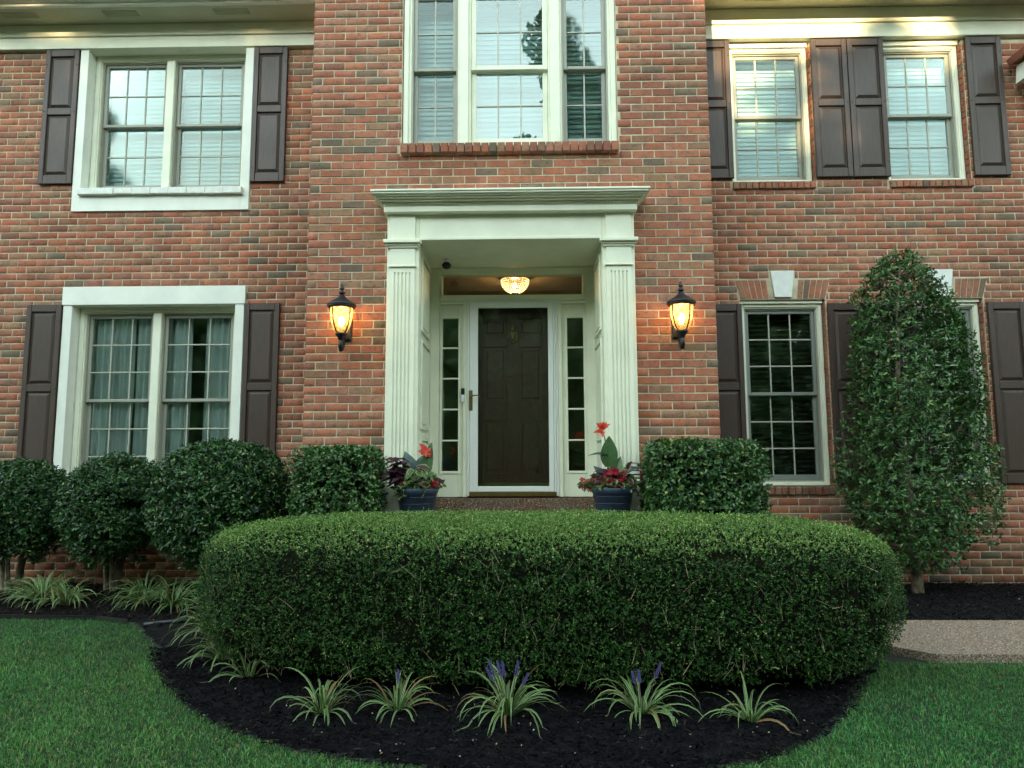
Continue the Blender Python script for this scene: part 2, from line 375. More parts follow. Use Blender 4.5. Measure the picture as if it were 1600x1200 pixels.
# edge of the bed dips under the turf
cc = inside(BED, GX + 0.08, GY) & inside(BED, GX - 0.08, GY) & inside(BED, GX, GY - 0.08)
zz = np.where(ins & cc, zz, -0.03)
idx = np.arange(GX.size).reshape(GX.shape)
keep = (ins[:-1, :-1] | ins[1:, :-1] | ins[:-1, 1:] | ins[1:, 1:])
q = np.stack([idx[:-1, :-1], idx[:-1, 1:], idx[1:, 1:], idx[1:, :-1]], -1)[keep]
used, inv = np.unique(q.ravel(), return_inverse=True)
mb_ = fast_mesh('mulch_bed', np.stack([GX, GY, zz], -1).reshape(-1, 3)[used], inv.reshape(-1, 4), M['mulch'], smooth=True)
tag(mb_, kind='structure')
pp = MB()
def path_piece(b, pts, z0, z1):
    n = len(pts)
    b.face([(x, y, z1) for x, y in pts])
    for i in range(n):
        k = (i + 1) % n; b.face([(*pts[i], z0), (*pts[k], z0), (*pts[k], z1), (*pts[i], z1)])
path_piece(pp, [(1.6, -1.0), (2.32, -1.30), (2.6, -1.57), (4.05, -1.57), (3.55, -0.66), (1.6, -0.66)], -0.02, 0.052)
path_piece(pp, [(4.072, -1.57), (12, -1.57), (12, -0.66), (3.572, -0.66)], -0.02, 0.052)
path_piece(pp, [(-1.2, -1.0), (1.592, -1.0), (1.592, -0.66), (-1.2, -0.66)], -0.02, 0.052)
tag(pp.build('path', M['aggregate_path']), kind='structure')

# ------------------------------------------------------------------ house
WY = 0.92                                    # face of the side walls; the entry bay's face is y = 0
BX0, BX1 = -1.993, 1.733
HX0, HX1, HTOP = -9.0, 9.0, 4.44 + CZ
house = empty('house', (BX0 / 2 + BX1 / 2, WY, 0), 'two storey red brick house with cream portico, brown shutters and projecting entry bay', 'house')
def z(r): return r + CZ
# holes (x0,x1,z0,z1) in each wall
UL = (-4.86, -2.94, z(2.63), HTOP + .2); LL = (-4.87, -2.945, z(-0.50), z(1.80))
UR1 = (2.222, 3.100, z(2.875), z(4.44)); UR2 = (3.862, 4.722, z(2.875), z(4.44))
LR1 = (2.245, 3.125, z(-0.32), z(1.61)); LR2 = (3.862, 4.742, z(-0.32), z(1.61))
BW = (-1.140, 0.880, z(2.89), z(4.62)); PORTAL = (-1.20, 0.965, 0.0, z(2.25))
left_holes = [UL, LL]; right_holes = [UR1, UR2, LR1, LR2]; bay_holes = [BW, PORTAL]
BAYTOP = 8.6
def subtract(rects, hole, eps=0.0):
    out = []
    hx0, hx1, hz0, hz1 = hole
    for (a, b, c, d) in rects:
        if b <= hx0 or a >= hx1 or d <= hz0 or c >= hz1: out.append((a, b, c, d)); continue
        if a < hx0: out.append((a, hx0, c, d))
        if b > hx1: out.append((hx1, b, c, d))
        m0, m1 = max(a, hx0), min(b, hx1)
        if c < hz0: out.append((m0, m1, c, hz0))
        if d > hz1: out.append((m0, m1, hz1, d))
    return out
BL, BH, C, J = 0.1975, 0.0655, 0.0755, 0.010
wall = MB()
REC = 0.005                                  # mortar is set back from the brick faces
def slab(x0, x1, z0, z1, holes, y0, y1):
    r = [(x0, x1, z0, z1)]
    for h in holes: r = subtract(r, h)
    for (a, b, c, d) in r: wall.box(a, b, y0, y1, c, d)
slab(HX0, BX0 - 0.0, -0.2, HTOP, left_holes, WY + REC, WY + 0.20)
slab(BX1 + 0.0, HX1, -0.2, HTOP, right_holes, WY + REC, WY + 0.20)
slab(BX0 + REC, BX1 - REC, -0.2, BAYTOP, bay_holes, REC, 0.20)
wall.box(BX0 + REC, BX0 + 0.2, 0.202, WY + .18, -0.2, BAYTOP); wall.box(BX1 - 0.2, BX1 - REC, 0.202, WY + .18, -0.2, BAYTOP)
wallo = wall.build('brick_wall', M['mortar'], house)
def brick_color(r=random):
    t = r.random()
    if t < 0.52: c = (0.42, 0.138, 0.080); s = 0.15
    elif t < 0.66: c = (0.32, 0.11, 0.072); s = 0.15
    elif t < 0.80: c = (0.33, 0.17, 0.105); s = 0.15
    elif t < 0.92: c = (0.41, 0.18, 0.12); s = 0.12
    else: c = (0.19, 0.135, 0.10); s = 0.25
    k = 1 + r.uniform(-s, s); c = (c[0] * .97, c[1] * .935, c[2] * .78)
    return tuple(x * k * (1 + r.uniform(-.06, .06)) for x in c)
bricks = []                                  # (kind, u0,u1,z0,z1, color) in wall frames
def courses(kind, u0, u1, z0, z1, holes, zphase, uphase):
    k0 = math.floor((z0 - zphase) / C); k = k0
    while zphase + k * C < z1:
        za = zphase + k * C + J; zb = zphase + (k + 1) * C
        off = uphase + (0.5 * (BL + J) if k % 2 else 0) + random.uniform(-.004, .004)
        i = math.floor((u0 - off) / (BL + J))
        while off + i * (BL + J) < u1:
            a = off + i * (BL + J); b = a + BL
            a2, b2 = max(a, u0), min(b, u1)
            rr = [(a2, b2, za, zb)] if b2 - a2 > 0.03 and za > z0 - 0.05 and zb < z1 + .02 else []
            for h in holes: rr = subtract(rr, (h[0] - 0.006, h[1] + 0.006, h[2] - 0.006, h[3] + 0.006))
            col = brick_color()
            for r_ in rr:
                if r_[1] - r_[0] > 0.018 and r_[3] - r_[2] > 0.016: bricks.append((kind, *r_, col, r_[1] - r_[0] > BL - .004 and r_[3] - r_[2] > BH - .003))
            i += 1
        k += 1
ARCH = [(2.200, 3.180, z(1.6005), z(1.827)), (3.82, 4.80, z(1.6005), z(1.827))]
SILLH = [(2.20, 3.105, z(2.795), z(2.885)), (3.845, 4.75, z(2.795), z(2.885)), (2.225, 3.14, z(-0.40), z(-0.31)), (3.845, 4.76, z(-0.40), z(-0.31))]
KEY = [(2.56, 2.82, z(1.62), z(1.915)), (4.19, 4.45, z(1.62), z(1.915))]
courses('left', HX0, BX0 - 0.012, 0.0, HTOP, left_holes, z(1.652), -2.609)
ARCHH = []
for (a_, b_, c_, d_) in ARCH:
    for i in range(3):
        t = (i + .5) / 3; ARCHH.append((a_ + .055 * (1 - t), b_ - .055 * (1 - t), c_ + C * i + .004, c_ + C * (i + 1)))
courses('right', BX1 + 0.012, HX1, 0.0, HTOP, right_holes + ARCHH + SILLH + KEY, z(1.827), 2.243)
courses('bay', BX0, BX1, 0.0, 6.9, bay_holes + [(-1.15, 0.89, z(2.80), z(2.90))], z(1.457), -1.794 + J / 2)
courses('side_l', 0.012, WY - 0.002, 0.0, 6.9, [], z(1.457), 0.1)
courses('side_r', 0.012, WY - 0.002, 0.0, 6.9, [], z(1.457), 0.1)
def brick_pts(L, H, c=0.0035, dep=0.05, seed=0):
    r = random.Random(seed); j = lambda: r.uniform(-.0012, .0012)
    return [(0, dep, 0), (L, dep, 0), (L, dep, H), (0, dep, H),
            (j(), c, j()), (L + j(), c, j()), (L + j(), c, H + j()), (j(), c, H + j()),
            (c + j(), j(), c + j()), (L - c + j(), j(), c + j()), (L - c + j(), j(), H - c + j()), (c + j(), j(), H - c + j())]
BF = [(0, 1, 5, 4), (1, 2, 6, 5), (2, 3, 7, 6), (3, 0, 4, 7), (4, 5, 9, 8), (5, 6, 10, 9), (6, 7, 11, 10), (7, 4, 8, 11), (8, 9, 10, 11)]
std = []
for s_ in range(4):
    me = bpy.data.meshes.new('brick'); me.from_pydata(brick_pts(BL, BH, seed=s_), [], BF); me.materials.append(M['brick']); std.append(me)
hl = house.location
def brick_obj(parent, ploc, x, y, zz, me, col):
    o = bpy.data.objects.new('brick', me); COL.objects.link(o); o.parent = parent
    o.location = (x - ploc[0], y - ploc[1], zz - ploc[2]); o.color = (*col, 1); return o
pw = house.location + wallo.location
cand = [b for b in bricks if b[0] == 'bay' and b[6] and b[3] > 1.75]
cand.sort(key=lambda b: (b[1] + .1) ** 2 + 37.2 + (b[3] - CZ) ** 2)
pick = set(id(b) for b in cand[:300])
SV = []; SF = []; SC = []
for b in bricks:
    kind, a, b_, c_, d_, col, full = b
    pr = random.uniform(-0.002, 0.002)
    if id(b) in pick:
        brick_obj(wallo, pw, a, pr, c_, random.choice(std), col); continue
    P_ = brick_pts(b_ - a, d_ - c_, seed=random.randint(0, 99))
    n = len(SV)
    for (x, y, zz_) in P_:
        y += pr
        if kind == 'bay': SV.append((a + x, y, c_ + zz_))
        elif kind in ('left', 'right'): SV.append((a + x, WY + y, c_ + zz_))
        elif kind == 'side_l': SV.append((BX0 + y, b_ - x, c_ + zz_))
        else: SV.append((BX1 - y, a + x, c_ + zz_))
    SF += [tuple(n + i for i in q_) for q_ in BF]; SC += [col] * len(P_)
field = fast_mesh('brick_courses', SV, SF, M['brick_s'], SC, house); tag(field, kind='stuff')

def small_brick(parent, ow, pts, fs, col, label=None):
    """one individual brick given in world points"""
    v = np.array(pts); o0 = v.min(0); me = bpy.data.meshes.new('brick'); me.from_pydata([tuple(p - o0) for p in v], [], fs)
    me.materials.append(M['brick']); o = bpy.data.objects.new('brick', me); COL.objects.link(o); o.parent = parent
    o.location = Vector(o0) - Vector(ow); o.color = (*col, 1)
def row_of_bricks(parent, ow, x0, x1, z0, z1, y0, y1, n, tone=None):
    w = (x1 - x0) / n
    for i in range(n):
        a, b_ = x0 + i * w + 0.004, x0 + (i + 1) * w - 0.004; j = random.uniform(-.003, .003)
        m_ = MB(); m_.cbox(a, b_, y0 + j, y1, z0 + random.uniform(-.002, .002), z1, 0.005)
        c_ = brick_color()
        if tone: c_ = tuple(x * t for x, t in zip(c_, tone))
        small_brick(parent, ow, m_.v, m_.f, c_)

# ---- windows
def wpos(o):
    w = Vector((0, 0, 0))
    while o is not None: w += o.location; o = o.parent
    return w
def sash_unit(win, x0, x1, z0, z1, y, cols, ru, rl, mu, frame_m, mun_m, gl, screen=True, zmeet=None, st=0.034):
    """double-hung unit: outer screen frame, upper and lower sash, muntins, one pane per light"""
    zm = zmeet if zmeet else (z0 + z1) / 2
    if screen:
        s = MB(); t = 0.014
        s.box(x0, x0 + t, y - 0.012, y + 0.085, z0, z1); s.box(x1 - t, x1, y - 0.012, y + 0.085, z0, z1)
        s.box(x0 + t, x1 - t, y - 0.012, y + 0.006, z1 - t, z1); s.box(x0 + t, x1 - t, y - 0.012, y + 0.006, z0, z0 + t)
        s.build('screen_frame', M['sash'] if frame_m is M['sashg'] else frame_m, win)
        x0 += t; x1 -= t; z0 += t; z1 -= t
    for nm, za, zb, yy, rows in (('upper_sash', zm - 0.012, z1, y + 0.022, ru), ('lower_sash', z0, zm + 0.012, y + 0.062, rl)):
        f = MB(); bt = st * 0.95 if nm == 'upper_sash' else st * 1.5; tp = st if nm == 'upper_sash' else st * 0.7
        if nm == 'upper_sash': yy0 = yy
        f.cbox(x0, x0 + st, yy - 0.016, yy + 0.02, za, zb, .004); f.cbox(x1 - st, x1, yy - 0.016, yy + 0.02, za, zb, .004)
        f.cbox(x0 + st, x1 - st, yy - 0.018, yy + 0.02, zb - tp, zb, .004); f.cbox(x0 + st, x1 - st, yy - 0.018, yy + 0.02, za, za + bt, .004)
        fo = f.build(nm, frame_m, win)
        gx0, gx1, gz0, gz1 = x0 + st, x1 - st, za + bt, zb - tp
        mm = 0.014
        cw = (gx1 - gx0 - mm * (cols - 1)) / cols; rh = (gz1 - gz0 - mm * (rows - 1)) / rows
        k = MB()
        for i in range(1, cols):
            xx = gx0 + i * cw + (i - 1) * mm; k.cbox(xx, xx + mm, yy - 0.010, yy + 0.008, gz0, gz1, .003)
        for j in range(1, rows):
            zz_ = gz0 + j * rh + (j - 1) * mm
            for i in range(cols):
                xx = gx0 + i * (cw + mm); k.cbox(xx, xx + cw, yy - 0.009, yy + 0.007, zz_, zz_ + mm, .003)
        k.build('muntin', mun_m, win)
        me = None
        for i in range(cols):
            for j in range(rows):
                xx = gx0 + i * (cw + mm); zz_ = gz0 + j * (rh + mm)
                p = MB(); p.box(xx, xx + cw, yy - 0.001, yy + 0.002, zz_, zz_ + rh)
                o = p.build('pane', gl, win)
                o.rotation_euler = (random.uniform(-.002, .002), 0, random.uniform(-.003, .003))
def blind(x0, x1, z0, z1, y, label, mat, pitch=0.05, tilt=60, group=None, drop=1.0):
    root = empty('window_blind', ((x0 + x1) / 2, y, z0), label, 'window blind', group)
    h = MB(); h.box(x0, x1, y - .015, y + .02, z1 - .03, z1); h.build('head_rail', mat, root)
    s = MB(); n = int((z1 - .03 - z0) / pitch); a = R(tilt); w = pitch * 0.62
    for i in range(n):
        zc = z0 + (i + .5) * pitch; dy = math.cos(a) * w; dz = math.sin(a) * w
        s.face([(x0, y - dy, zc - dz), (x1, y - dy, zc - dz), (x1, y + dy, zc + dz), (x0, y + dy, zc + dz)])
        s.face([(x0, y - dy + .002, zc - dz - .002), (x0, y + dy + .002, zc + dz - .002), (x1, y + dy + .002, zc + dz - .002), (x1, y - dy + .002, zc - dz - .002)])
    o = s.build('slats', mat, root); tag(o, kind='stuff')
    return root
def curtain(x0, x1, z0, z1, y, label, waves, amp=0.03):
    root = empty('curtain', ((x0 + x1) / 2, y, z0), label, 'curtain')
    n = waves * 8; V_ = []; F_ = []
    ph = [random.uniform(-.4, .4) for _ in range(n + 1)]
    for i in range(n + 1):
        t = i / n; xx = x0 + (x1 - x0) * (t + .010 * math.sin(ph[i]))
        yy = y + amp * math.sin(t * waves * 2 * math.pi + .8 * math.sin(t * 9))
        V_ += [(xx, yy, z0), (xx + .01 * math.sin(t * 20), yy * 1.0 + .008, (z0 + z1) / 2), (xx, yy, z1)]
    for i in range(n):
        for j in range(2): F_.append((i * 3 + j, i * 3 + 3 + j, i * 3 + 4 + j, i * 3 + 1 + j))
    o = fast_mesh('cloth', V_, F_, M['curtain'], None, root, smooth=True)
    rd = MB(); rd.tube([(x0, y, z1 + .01), (x1, y, z1 + .01)], .01); rd.build('rod', M['iron'], root)
    return root
def part_empty(name, x, y, zz_, label=None):
    o = bpy.data.objects.new(name, None); COL.objects.link(o); o.parent = house; o.location = Vector((x, y, zz_)) - house.location
    o.empty_display_size = .1
    if label: o['label'] = label
    return o
def ring(mb, x0, x1, z0, z1, t, y0, y1, c=.004, bottom=True, top=True):
    mb.cbox(x0, x0 + t, y0, y1, z0, z1, c); mb.cbox(x1 - t, x1, y0, y1, z0, z1, c)
    if top: mb.cbox(x0 + t, x1 - t, y0, y1, z1 - t, z1, c)
    if bottom: mb.cbox(x0 + t, x1 - t, y0, y1, z0, z0 + t, c)

# left side: two double windows framed by wide flat white boards
def left_window(nm_label, X0, X1, Z0, Z1, ix0, ix1, iz0, iz1, rows, glassm, top_bar):
    w = part_empty('window', (X0 + X1) / 2, WY, Z0, nm_label)
    s = MB()
    s.cbox(X0, ix0, WY - .022, WY + .10, Z0, Z1, .003); s.cbox(ix1, X1, WY - .022, WY + .10, Z0, Z1, .003)
    if top_bar:
        s.cbox(X0 - .012, X1 + .012, WY - .032, WY + .10, iz1, Z1, .003)
    s.cbox(ix0, ix1, WY - .022, WY + .10, Z0, iz0 - .0, .003)
    s.build('surround', M['trim_w'], w)
    rvl = MB(); rv = MB()                     # painted brick reveals, with their courses
    kz = iz0
    while kz < iz1 - .02:
        ke = min(kz + .0655, iz1)
        rvl.box(ix0 - .02, ix0 + .006 + random.uniform(-.002, .002), WY + .1, WY + .14, kz, ke); rv.box(ix1 - .006, ix1 + .02, WY + .1, WY + .14, kz, ke); kz += C
    rvl.box(ix0 - .02, ix0 + .0015, WY + .1, WY + .14, iz0, iz1); rvl.build('reveal', M['pbrick'], w); rv.box(ix1 - .0015, ix1 + .02, WY + .1, WY + .14, iz0, iz1)
    rv.build('reveal', M['pbrick'], w)
    cs = MB(); yb = WY + .105
    c0, c1 = ix0 + .008, ix1 - .008
    if top_bar or True:
        cs.box(ix0, ix1, WY + .101, WY + .19, iz1, iz1 + .05)
    ring(cs, c0, c1, iz0 + .0, iz1, .050, yb, yb + .10, .006)
    ring(cs, c0 + .050, c1 - .050, iz0 + .050, iz1 - .050, .012, yb + .014, yb + .10, .004)
    xm = (ix0 + ix1) / 2 - 0.02
    cs.cbox(xm - .045, xm + .045, yb - .004, yb + .10, iz0 + .0625, iz1 - .0625, .006)
    cs.build('casing', M['trim'], w)
    for (a, b_) in ((c0 + .063, xm - .046), (xm + .046, c1 - .063)):
        sash_unit(w, a, b_, iz0 + .063, iz1 - .063, yb + .05, 3, rows, rows, 0, M['sash'], M['muntin'], glassm)
    return w
wUL = left_window('double window with white surround under the eave, white blinds behind', UL[0], UL[1], UL[2], z(4.468), -4.770, -3.030, z(2.875), z(4.468), 2, M['glass_hi'], False)
sl = MB()
for i in range(9):
    a = -4.775 + i * .197; sl.cbox(a + .001, a + .196, WY - .07 + random.uniform(-.004, .004), WY + .10, z(2.80) + random.uniform(-.004, .003), z(2.872), .006)
sl.build('sill', M['pbrick'], wUL)
wLL = left_window('ground floor double window with white surround and sheer curtains', LL[0], LL[1], LL[2], LL[3], -4.775, -3.040, z(-.40), z(1.605), 3, M['glass'], True)
# right side: four single windows between shutters
def single_window(lab, H, rows, zt, zb, blindmat, frame, mun, gl, head):
    x0, x1 = H[0] + .012, H[1] - .02
    w = part_empty('window', (x0 + x1) / 2, WY, zb, lab)
    cs = MB(); yb = WY + .055
    ring(cs, x0, x1, zb, zt, .036, yb, yb + .11, .006, bottom=False)
    cs.cbox(x0 + .036, x1 - .036, yb, yb + .11, zb, zb + .026, .004)
    ring(cs, x0 + .036, x1 - .036, zb + .026, zt - .036, .011, yb + .012, yb + .11, .004)
    if head: cs.box(x0, x1, WY + .03, WY + .19, zt, zt + .05)
    cs.build('casing', M['trim'], w)
    sash_unit(w, x0 + .048, x1 - .048, zb + .038, zt - .048, yb + .045, 3, rows, rows, 0, frame, mun, gl, st=.036)
    rv = MB()
    return w
wUR1 = single_window('upper window next to the entry bay with closed white blinds', UR1, 2, z(4.41), z(2.888), 0, M['sash'], M['muntin'], M['glass_hi'], True)
wUR2 = single_window('upper window at far right with closed white blinds', UR2, 2, z(4.41), z(2.888), 0, M['sash'], M['muntin'], M['glass_hi'], True)
wLR1 = single_window('dark ground floor window right of the entry under a keystone', LR1, 3, z(1.575), z(-.308), 0, M['sashg'], M['muntin'], M['glass'], True)
wLR2 = single_window('dark ground floor window behind the holly tree', LR2, 3, z(1.575), z(-.308), 0, M['sashg'], M['muntin'], M['glass'], True)
for w_, Hh, zs, sx0, sx1, tone in ((wUR1, UR1, z(2.80), 2.215, 3.09, None), (wUR2, UR2, z(2.80), 3.86, 4.735, None), (wLR1, LR1, z(-.395), 2.24, 3.125, (.55, .6, .6)), (wLR2, LR2, z(-.395), 3.86, 4.745, (.55, .6, .6))):
    row_of_bricks(w_, wpos(w_), sx0, sx1, zs, zs + .075, WY - .028, WY + .05, 13, tone)
    # brick returns on the right jamb
    kz = Hh[2] + .01; i = 0
    while kz < Hh[3] - .07:
        for xr, sgn in ((Hh[1] - .014, 1),):
            m_ = MB(); m_.box(xr, xr + .012, WY + .004, WY + .06, kz + J, kz + C)
            small_brick(w_, wpos(w_), m_.v, m_.f, brick_color())
        kz += C; i += 1
# flat arches with keystones
for w_, (ax0, ax1, az0, az1), (kx0, kx1, kz0, kz1) in ((wLR1, ARCH[0], KEY[0]), (wLR2, ARCH[1], KEY[1])):
    key = MB(); kc = (kx0 + kx1) / 2; key.prism([(kc - .088, kz0 + .012), (kc + .082, kz0 + .012), (kc + .122, kz1 - .006), (kc - .122, kz1 - .006)], WY - .022, WY + .06)
    key.build('keystone', M['stone_w'], w_)
    xs_b0, xs_b1 = ax0 + .055, ax1 - .055; n = 15
    for i in range(n):
        t0, t1 = i / n, (i + 1) / n
        bb0 = xs_b0 + (xs_b1 - xs_b0) * t0 + .005; bb1 = xs_b0 + (xs_b1 - xs_b0) * t1 - .005
        tt0 = ax0 + (ax1 - ax0) * t0 + .005; tt1 = ax0 + (ax1 - ax0) * t1 - .005
        if kc - .13 < (bb0 + bb1) / 2 < kc + .125 and abs((bb0 + bb1) / 2 - kc) < .118: continue
        pr = random.uniform(-.002, .002)
        m_ = MB(); m_.prism([(bb0, az0 + .018), (bb1, az0 + .018), (tt1, az1 - .012), (tt0, az1 - .012)], WY + pr, WY + .05)
        small_brick(w_, wpos(w_), m_.v, m_.f, brick_color())
# bay window over the door
wB = part_empty('window', (BW[0] + BW[1]) / 2, 0, BW[2], 'three-part window above the entry with brick sill')
cs = MB(); zb0, zb1 = z(2.905), z(4.60)
for a, b_ in ((-1.133, -1.085), (.83, .878)): cs.cbox(a, b_, .02, .13, zb0, zb1, .006)
for a, b_ in ((-1.085, -1.060), (.805, .83)): cs.cbox(a, b_, .045, .13, zb0, zb1, .004)
for a, b_ in ((-.600, -.515), (.255, .350)): cs.cbox(a, b_, .012, .13, zb0, zb1, .006)
for a, b_ in ((-.618, -.600), (-.515, -.495), (.238, .255), (.350, .368)): cs.cbox(a, b_, .04, .13, zb0, zb1, .004)
cs.cbox(-1.060, -.618, .045, .13, zb0, zb0 + .02, .003); cs.cbox(.368, .805, .045, .13, zb0, zb0 + .02, .003); cs.cbox(-.495, .238, .045, .13, zb0, zb0 + .02, .003)
cs.cbox(-1.133, .878, .004, .13, zb1, zb1 + .14, .006)
cs.build('casing', M['trim'], wB)
sash_unit(wB, -1.058, -.620, zb0 + .022, z(4.44), .06, 2, 2, 2, 0, M['sash'], M['muntin'], M['glass_hi'], zmeet=z(3.675), st=.036)
sash_unit(wB, .370, .803, zb0 + .022, z(4.44), .06, 2, 2, 2, 0, M['sash'], M['muntin'], M['glass'], zmeet=z(3.675), st=.036)
sash_unit(wB, -.493, .236, zb0 + .022, z(4.44), .05, 3, 2, 2, 0, M['trim'], M['muntin'], M['glass_c'], screen=False, zmeet=z(3.675), st=.048)
hd = MB(); hd.box(-1.06, .805, .05, .12, z(4.441), zb1 - .001); hd.build('head_board', M['trim'], wB)
row_of_bricks(wB, wpos(wB), -1.145, .885, z(2.803), z(2.893), -.055, .06, 27)
# blinds and curtains hang behind the glass
blind(-4.70, -3.90, z(2.90), z(4.44), WY + .32, 'closed white blind behind the left half of the upper left double window', M['blind'], .05, 70)
blind(-3.86, -3.01, z(2.90), z(4.44), WY + .32, 'closed white blind behind the right half of the upper left double window', M['blind'], .05, 70)
blind(2.26, 3.07, z(2.90), z(4.42), WY + .26, 'closed white blind in the upper window beside the entry bay', M['blind'], .05, 70)
blind(3.90, 4.70, z(2.90), z(4.42), WY + .26, 'closed white blind in the upper window at the far right', M['blind'], .05, 70)
blind(-1.10, -.58, z(2.92), z(4.55), .26, 'closed white blind in the left light of the window over the door', M['blind'], .05, 70)
blind(-.53, .27, z(2.92), z(4.55), .30, 'white blind in the centre light of the window over the door', M['blind'], .05, 70)
blind(.33, .84, z(2.92), z(4.55), .26, 'grey looking blind in the right light of the window over the door', simple('blind_grey', (.40, .54, .54), .6, var=.04, bmp=0), .05, 70)
blind(2.28, 3.08, z(-.29), z(1.57), WY + .26, 'dark half open blind in the ground floor window right of the entry', M['dblind'], .05, 25)
blind(3.90, 4.70, z(-.29), z(1.57), WY + .26, 'dark half open blind in the window behind the holly tree', M['dblind'], .05, 25)
curtain(-4.74, -4.25, z(-.40), z(1.70), WY + .26, 'sheer curtain panel furthest left in the lower left window', 8)
curtain(-4.22, -3.84, z(-.40), z(1.70), WY + .27, 'sheer curtain panel left of the post of the lower left window', 6)
curtain(-3.82, -3.62, z(-.40), z(1.70), WY + .26, 'narrow sheer curtain panel right of the post of the lower left window', 3)
curtain(-3.47, -3.0, z(-.40), z(1.70), WY + .27, 'sheer curtain panel furthest right in the lower left window', 7)

# ---- shutters
def shutter(x0, x1, z0, z1, lab=None):
    s = part_empty('shutter', (x0 + x1) / 2, WY, z0, lab)
    y0 = WY - .038; st = .052; mid = z0 + (z1 - z0) * .535; rl = .075; g = .0015
    f = MB()
    f.cbox(x0, x0 + st, y0, WY - .004, z0, z1, .004); f.cbox(x1 - st, x1, y0, WY - .004, z0, z1, .004)
    for a, b_ in ((z0, z0 + rl + .02), (mid - rl / 2, mid + rl / 2), (z1 - rl, z1)):
        f.cbox(x0 + st + g, x1 - st - g, y0 + .002, WY - .004, a, b_, .004)
    f.build('frame', M['shutter'], s)
    for a, b_ in ((z0 + rl + .02, mid - rl / 2), (mid + rl / 2, z1 - rl)):
        p = MB(); px0, px1 = x0 + st, x1 - st; e = .012; r_ = .04
        # raised field with sloping shoulders
        yb, yf = WY - .016, WY - .034
        o_ = [(px0 + g, yb, a + g), (px1 - g, yb, a + g), (px1 - g, yb, b_ - g), (px0 + g, yb, b_ - g)]
        i0 = [(px0 + e, yb, a + e), (px1 - e, yb, a + e), (px1 - e, yb, b_ - e), (px0 + e, yb, b_ - e)]
        i1 = [(px0 + r_, yf, a + r_), (px1 - r_, yf, a + r_), (px1 - r_, yf, b_ - r_), (px0 + r_, yf, b_ - r_)]
        for A_, B_ in ((o_, i0), (i0, i1)):
            for k in range(4): p.face([A_[k], A_[(k + 1) % 4], B_[(k + 1) % 4], B_[k]])
        p.face(i1); p.face([(px0, WY - .005, a), (px0, WY - .005, b_), (px1, WY - .005, b_), (px1, WY - .005, a)])
        p.build('panel', M['shutter'], s)
    for zz_ in (z0 + .16, mid, z1 - .17):
        for xx in (x0 + .018, x1 - .018):
            sc = MB(); sc.rev([(.008, 0), (.008, .004), (.004, .006)], 0, 0, 0, 8)
            me_v = [(xx + a, y0 - c_, zz_ + b_) for a, b_, c_ in sc.v]; sc.v = me_v; sc.build('screw', M['shutter'], s)
    return s
shutter(-5.235, -4.868, z(2.937), z(4.462), 'brown shutter left of the upper left double window')
shutter(-2.932, -2.565, z(2.937), z(4.462), 'brown shutter right of the upper left double window')
shutter(-5.25, -4.882, z(-.29), z(1.610), 'brown shutter left of the curtained window')
shutter(-2.932, -2.565, z(-.29), z(1.610), 'brown shutter right of the curtained window')
shutter(1.845, 2.226, z(2.915), z(4.455), 'brown shutter tucked beside the entry bay upstairs')
shutter(3.098, 3.476, z(2.915), z(4.455), 'left of the two brown shutters between the upper right windows')
shutter(3.486, 3.868, z(2.915), z(4.455), 'right of the two brown shutters between the upper right windows')
shutter(4.745, 5.118, z(2.915), z(4.455), 'brown shutter at the far right upstairs')
shutter(1.845, 2.250, z(-.29), z(1.560), 'brown shutter tucked beside the entry bay downstairs')
shutter(3.135, 3.496, z(-.29), z(1.560), 'brown shutter just left of the holly tree')
shutter(3.506, 3.866, z(-.29), z(1.560), 'brown shutter behind the holly tree')
shutter(4.765, 5.14, z(-.29), z(1.560), 'brown shutter at the far right downstairs')

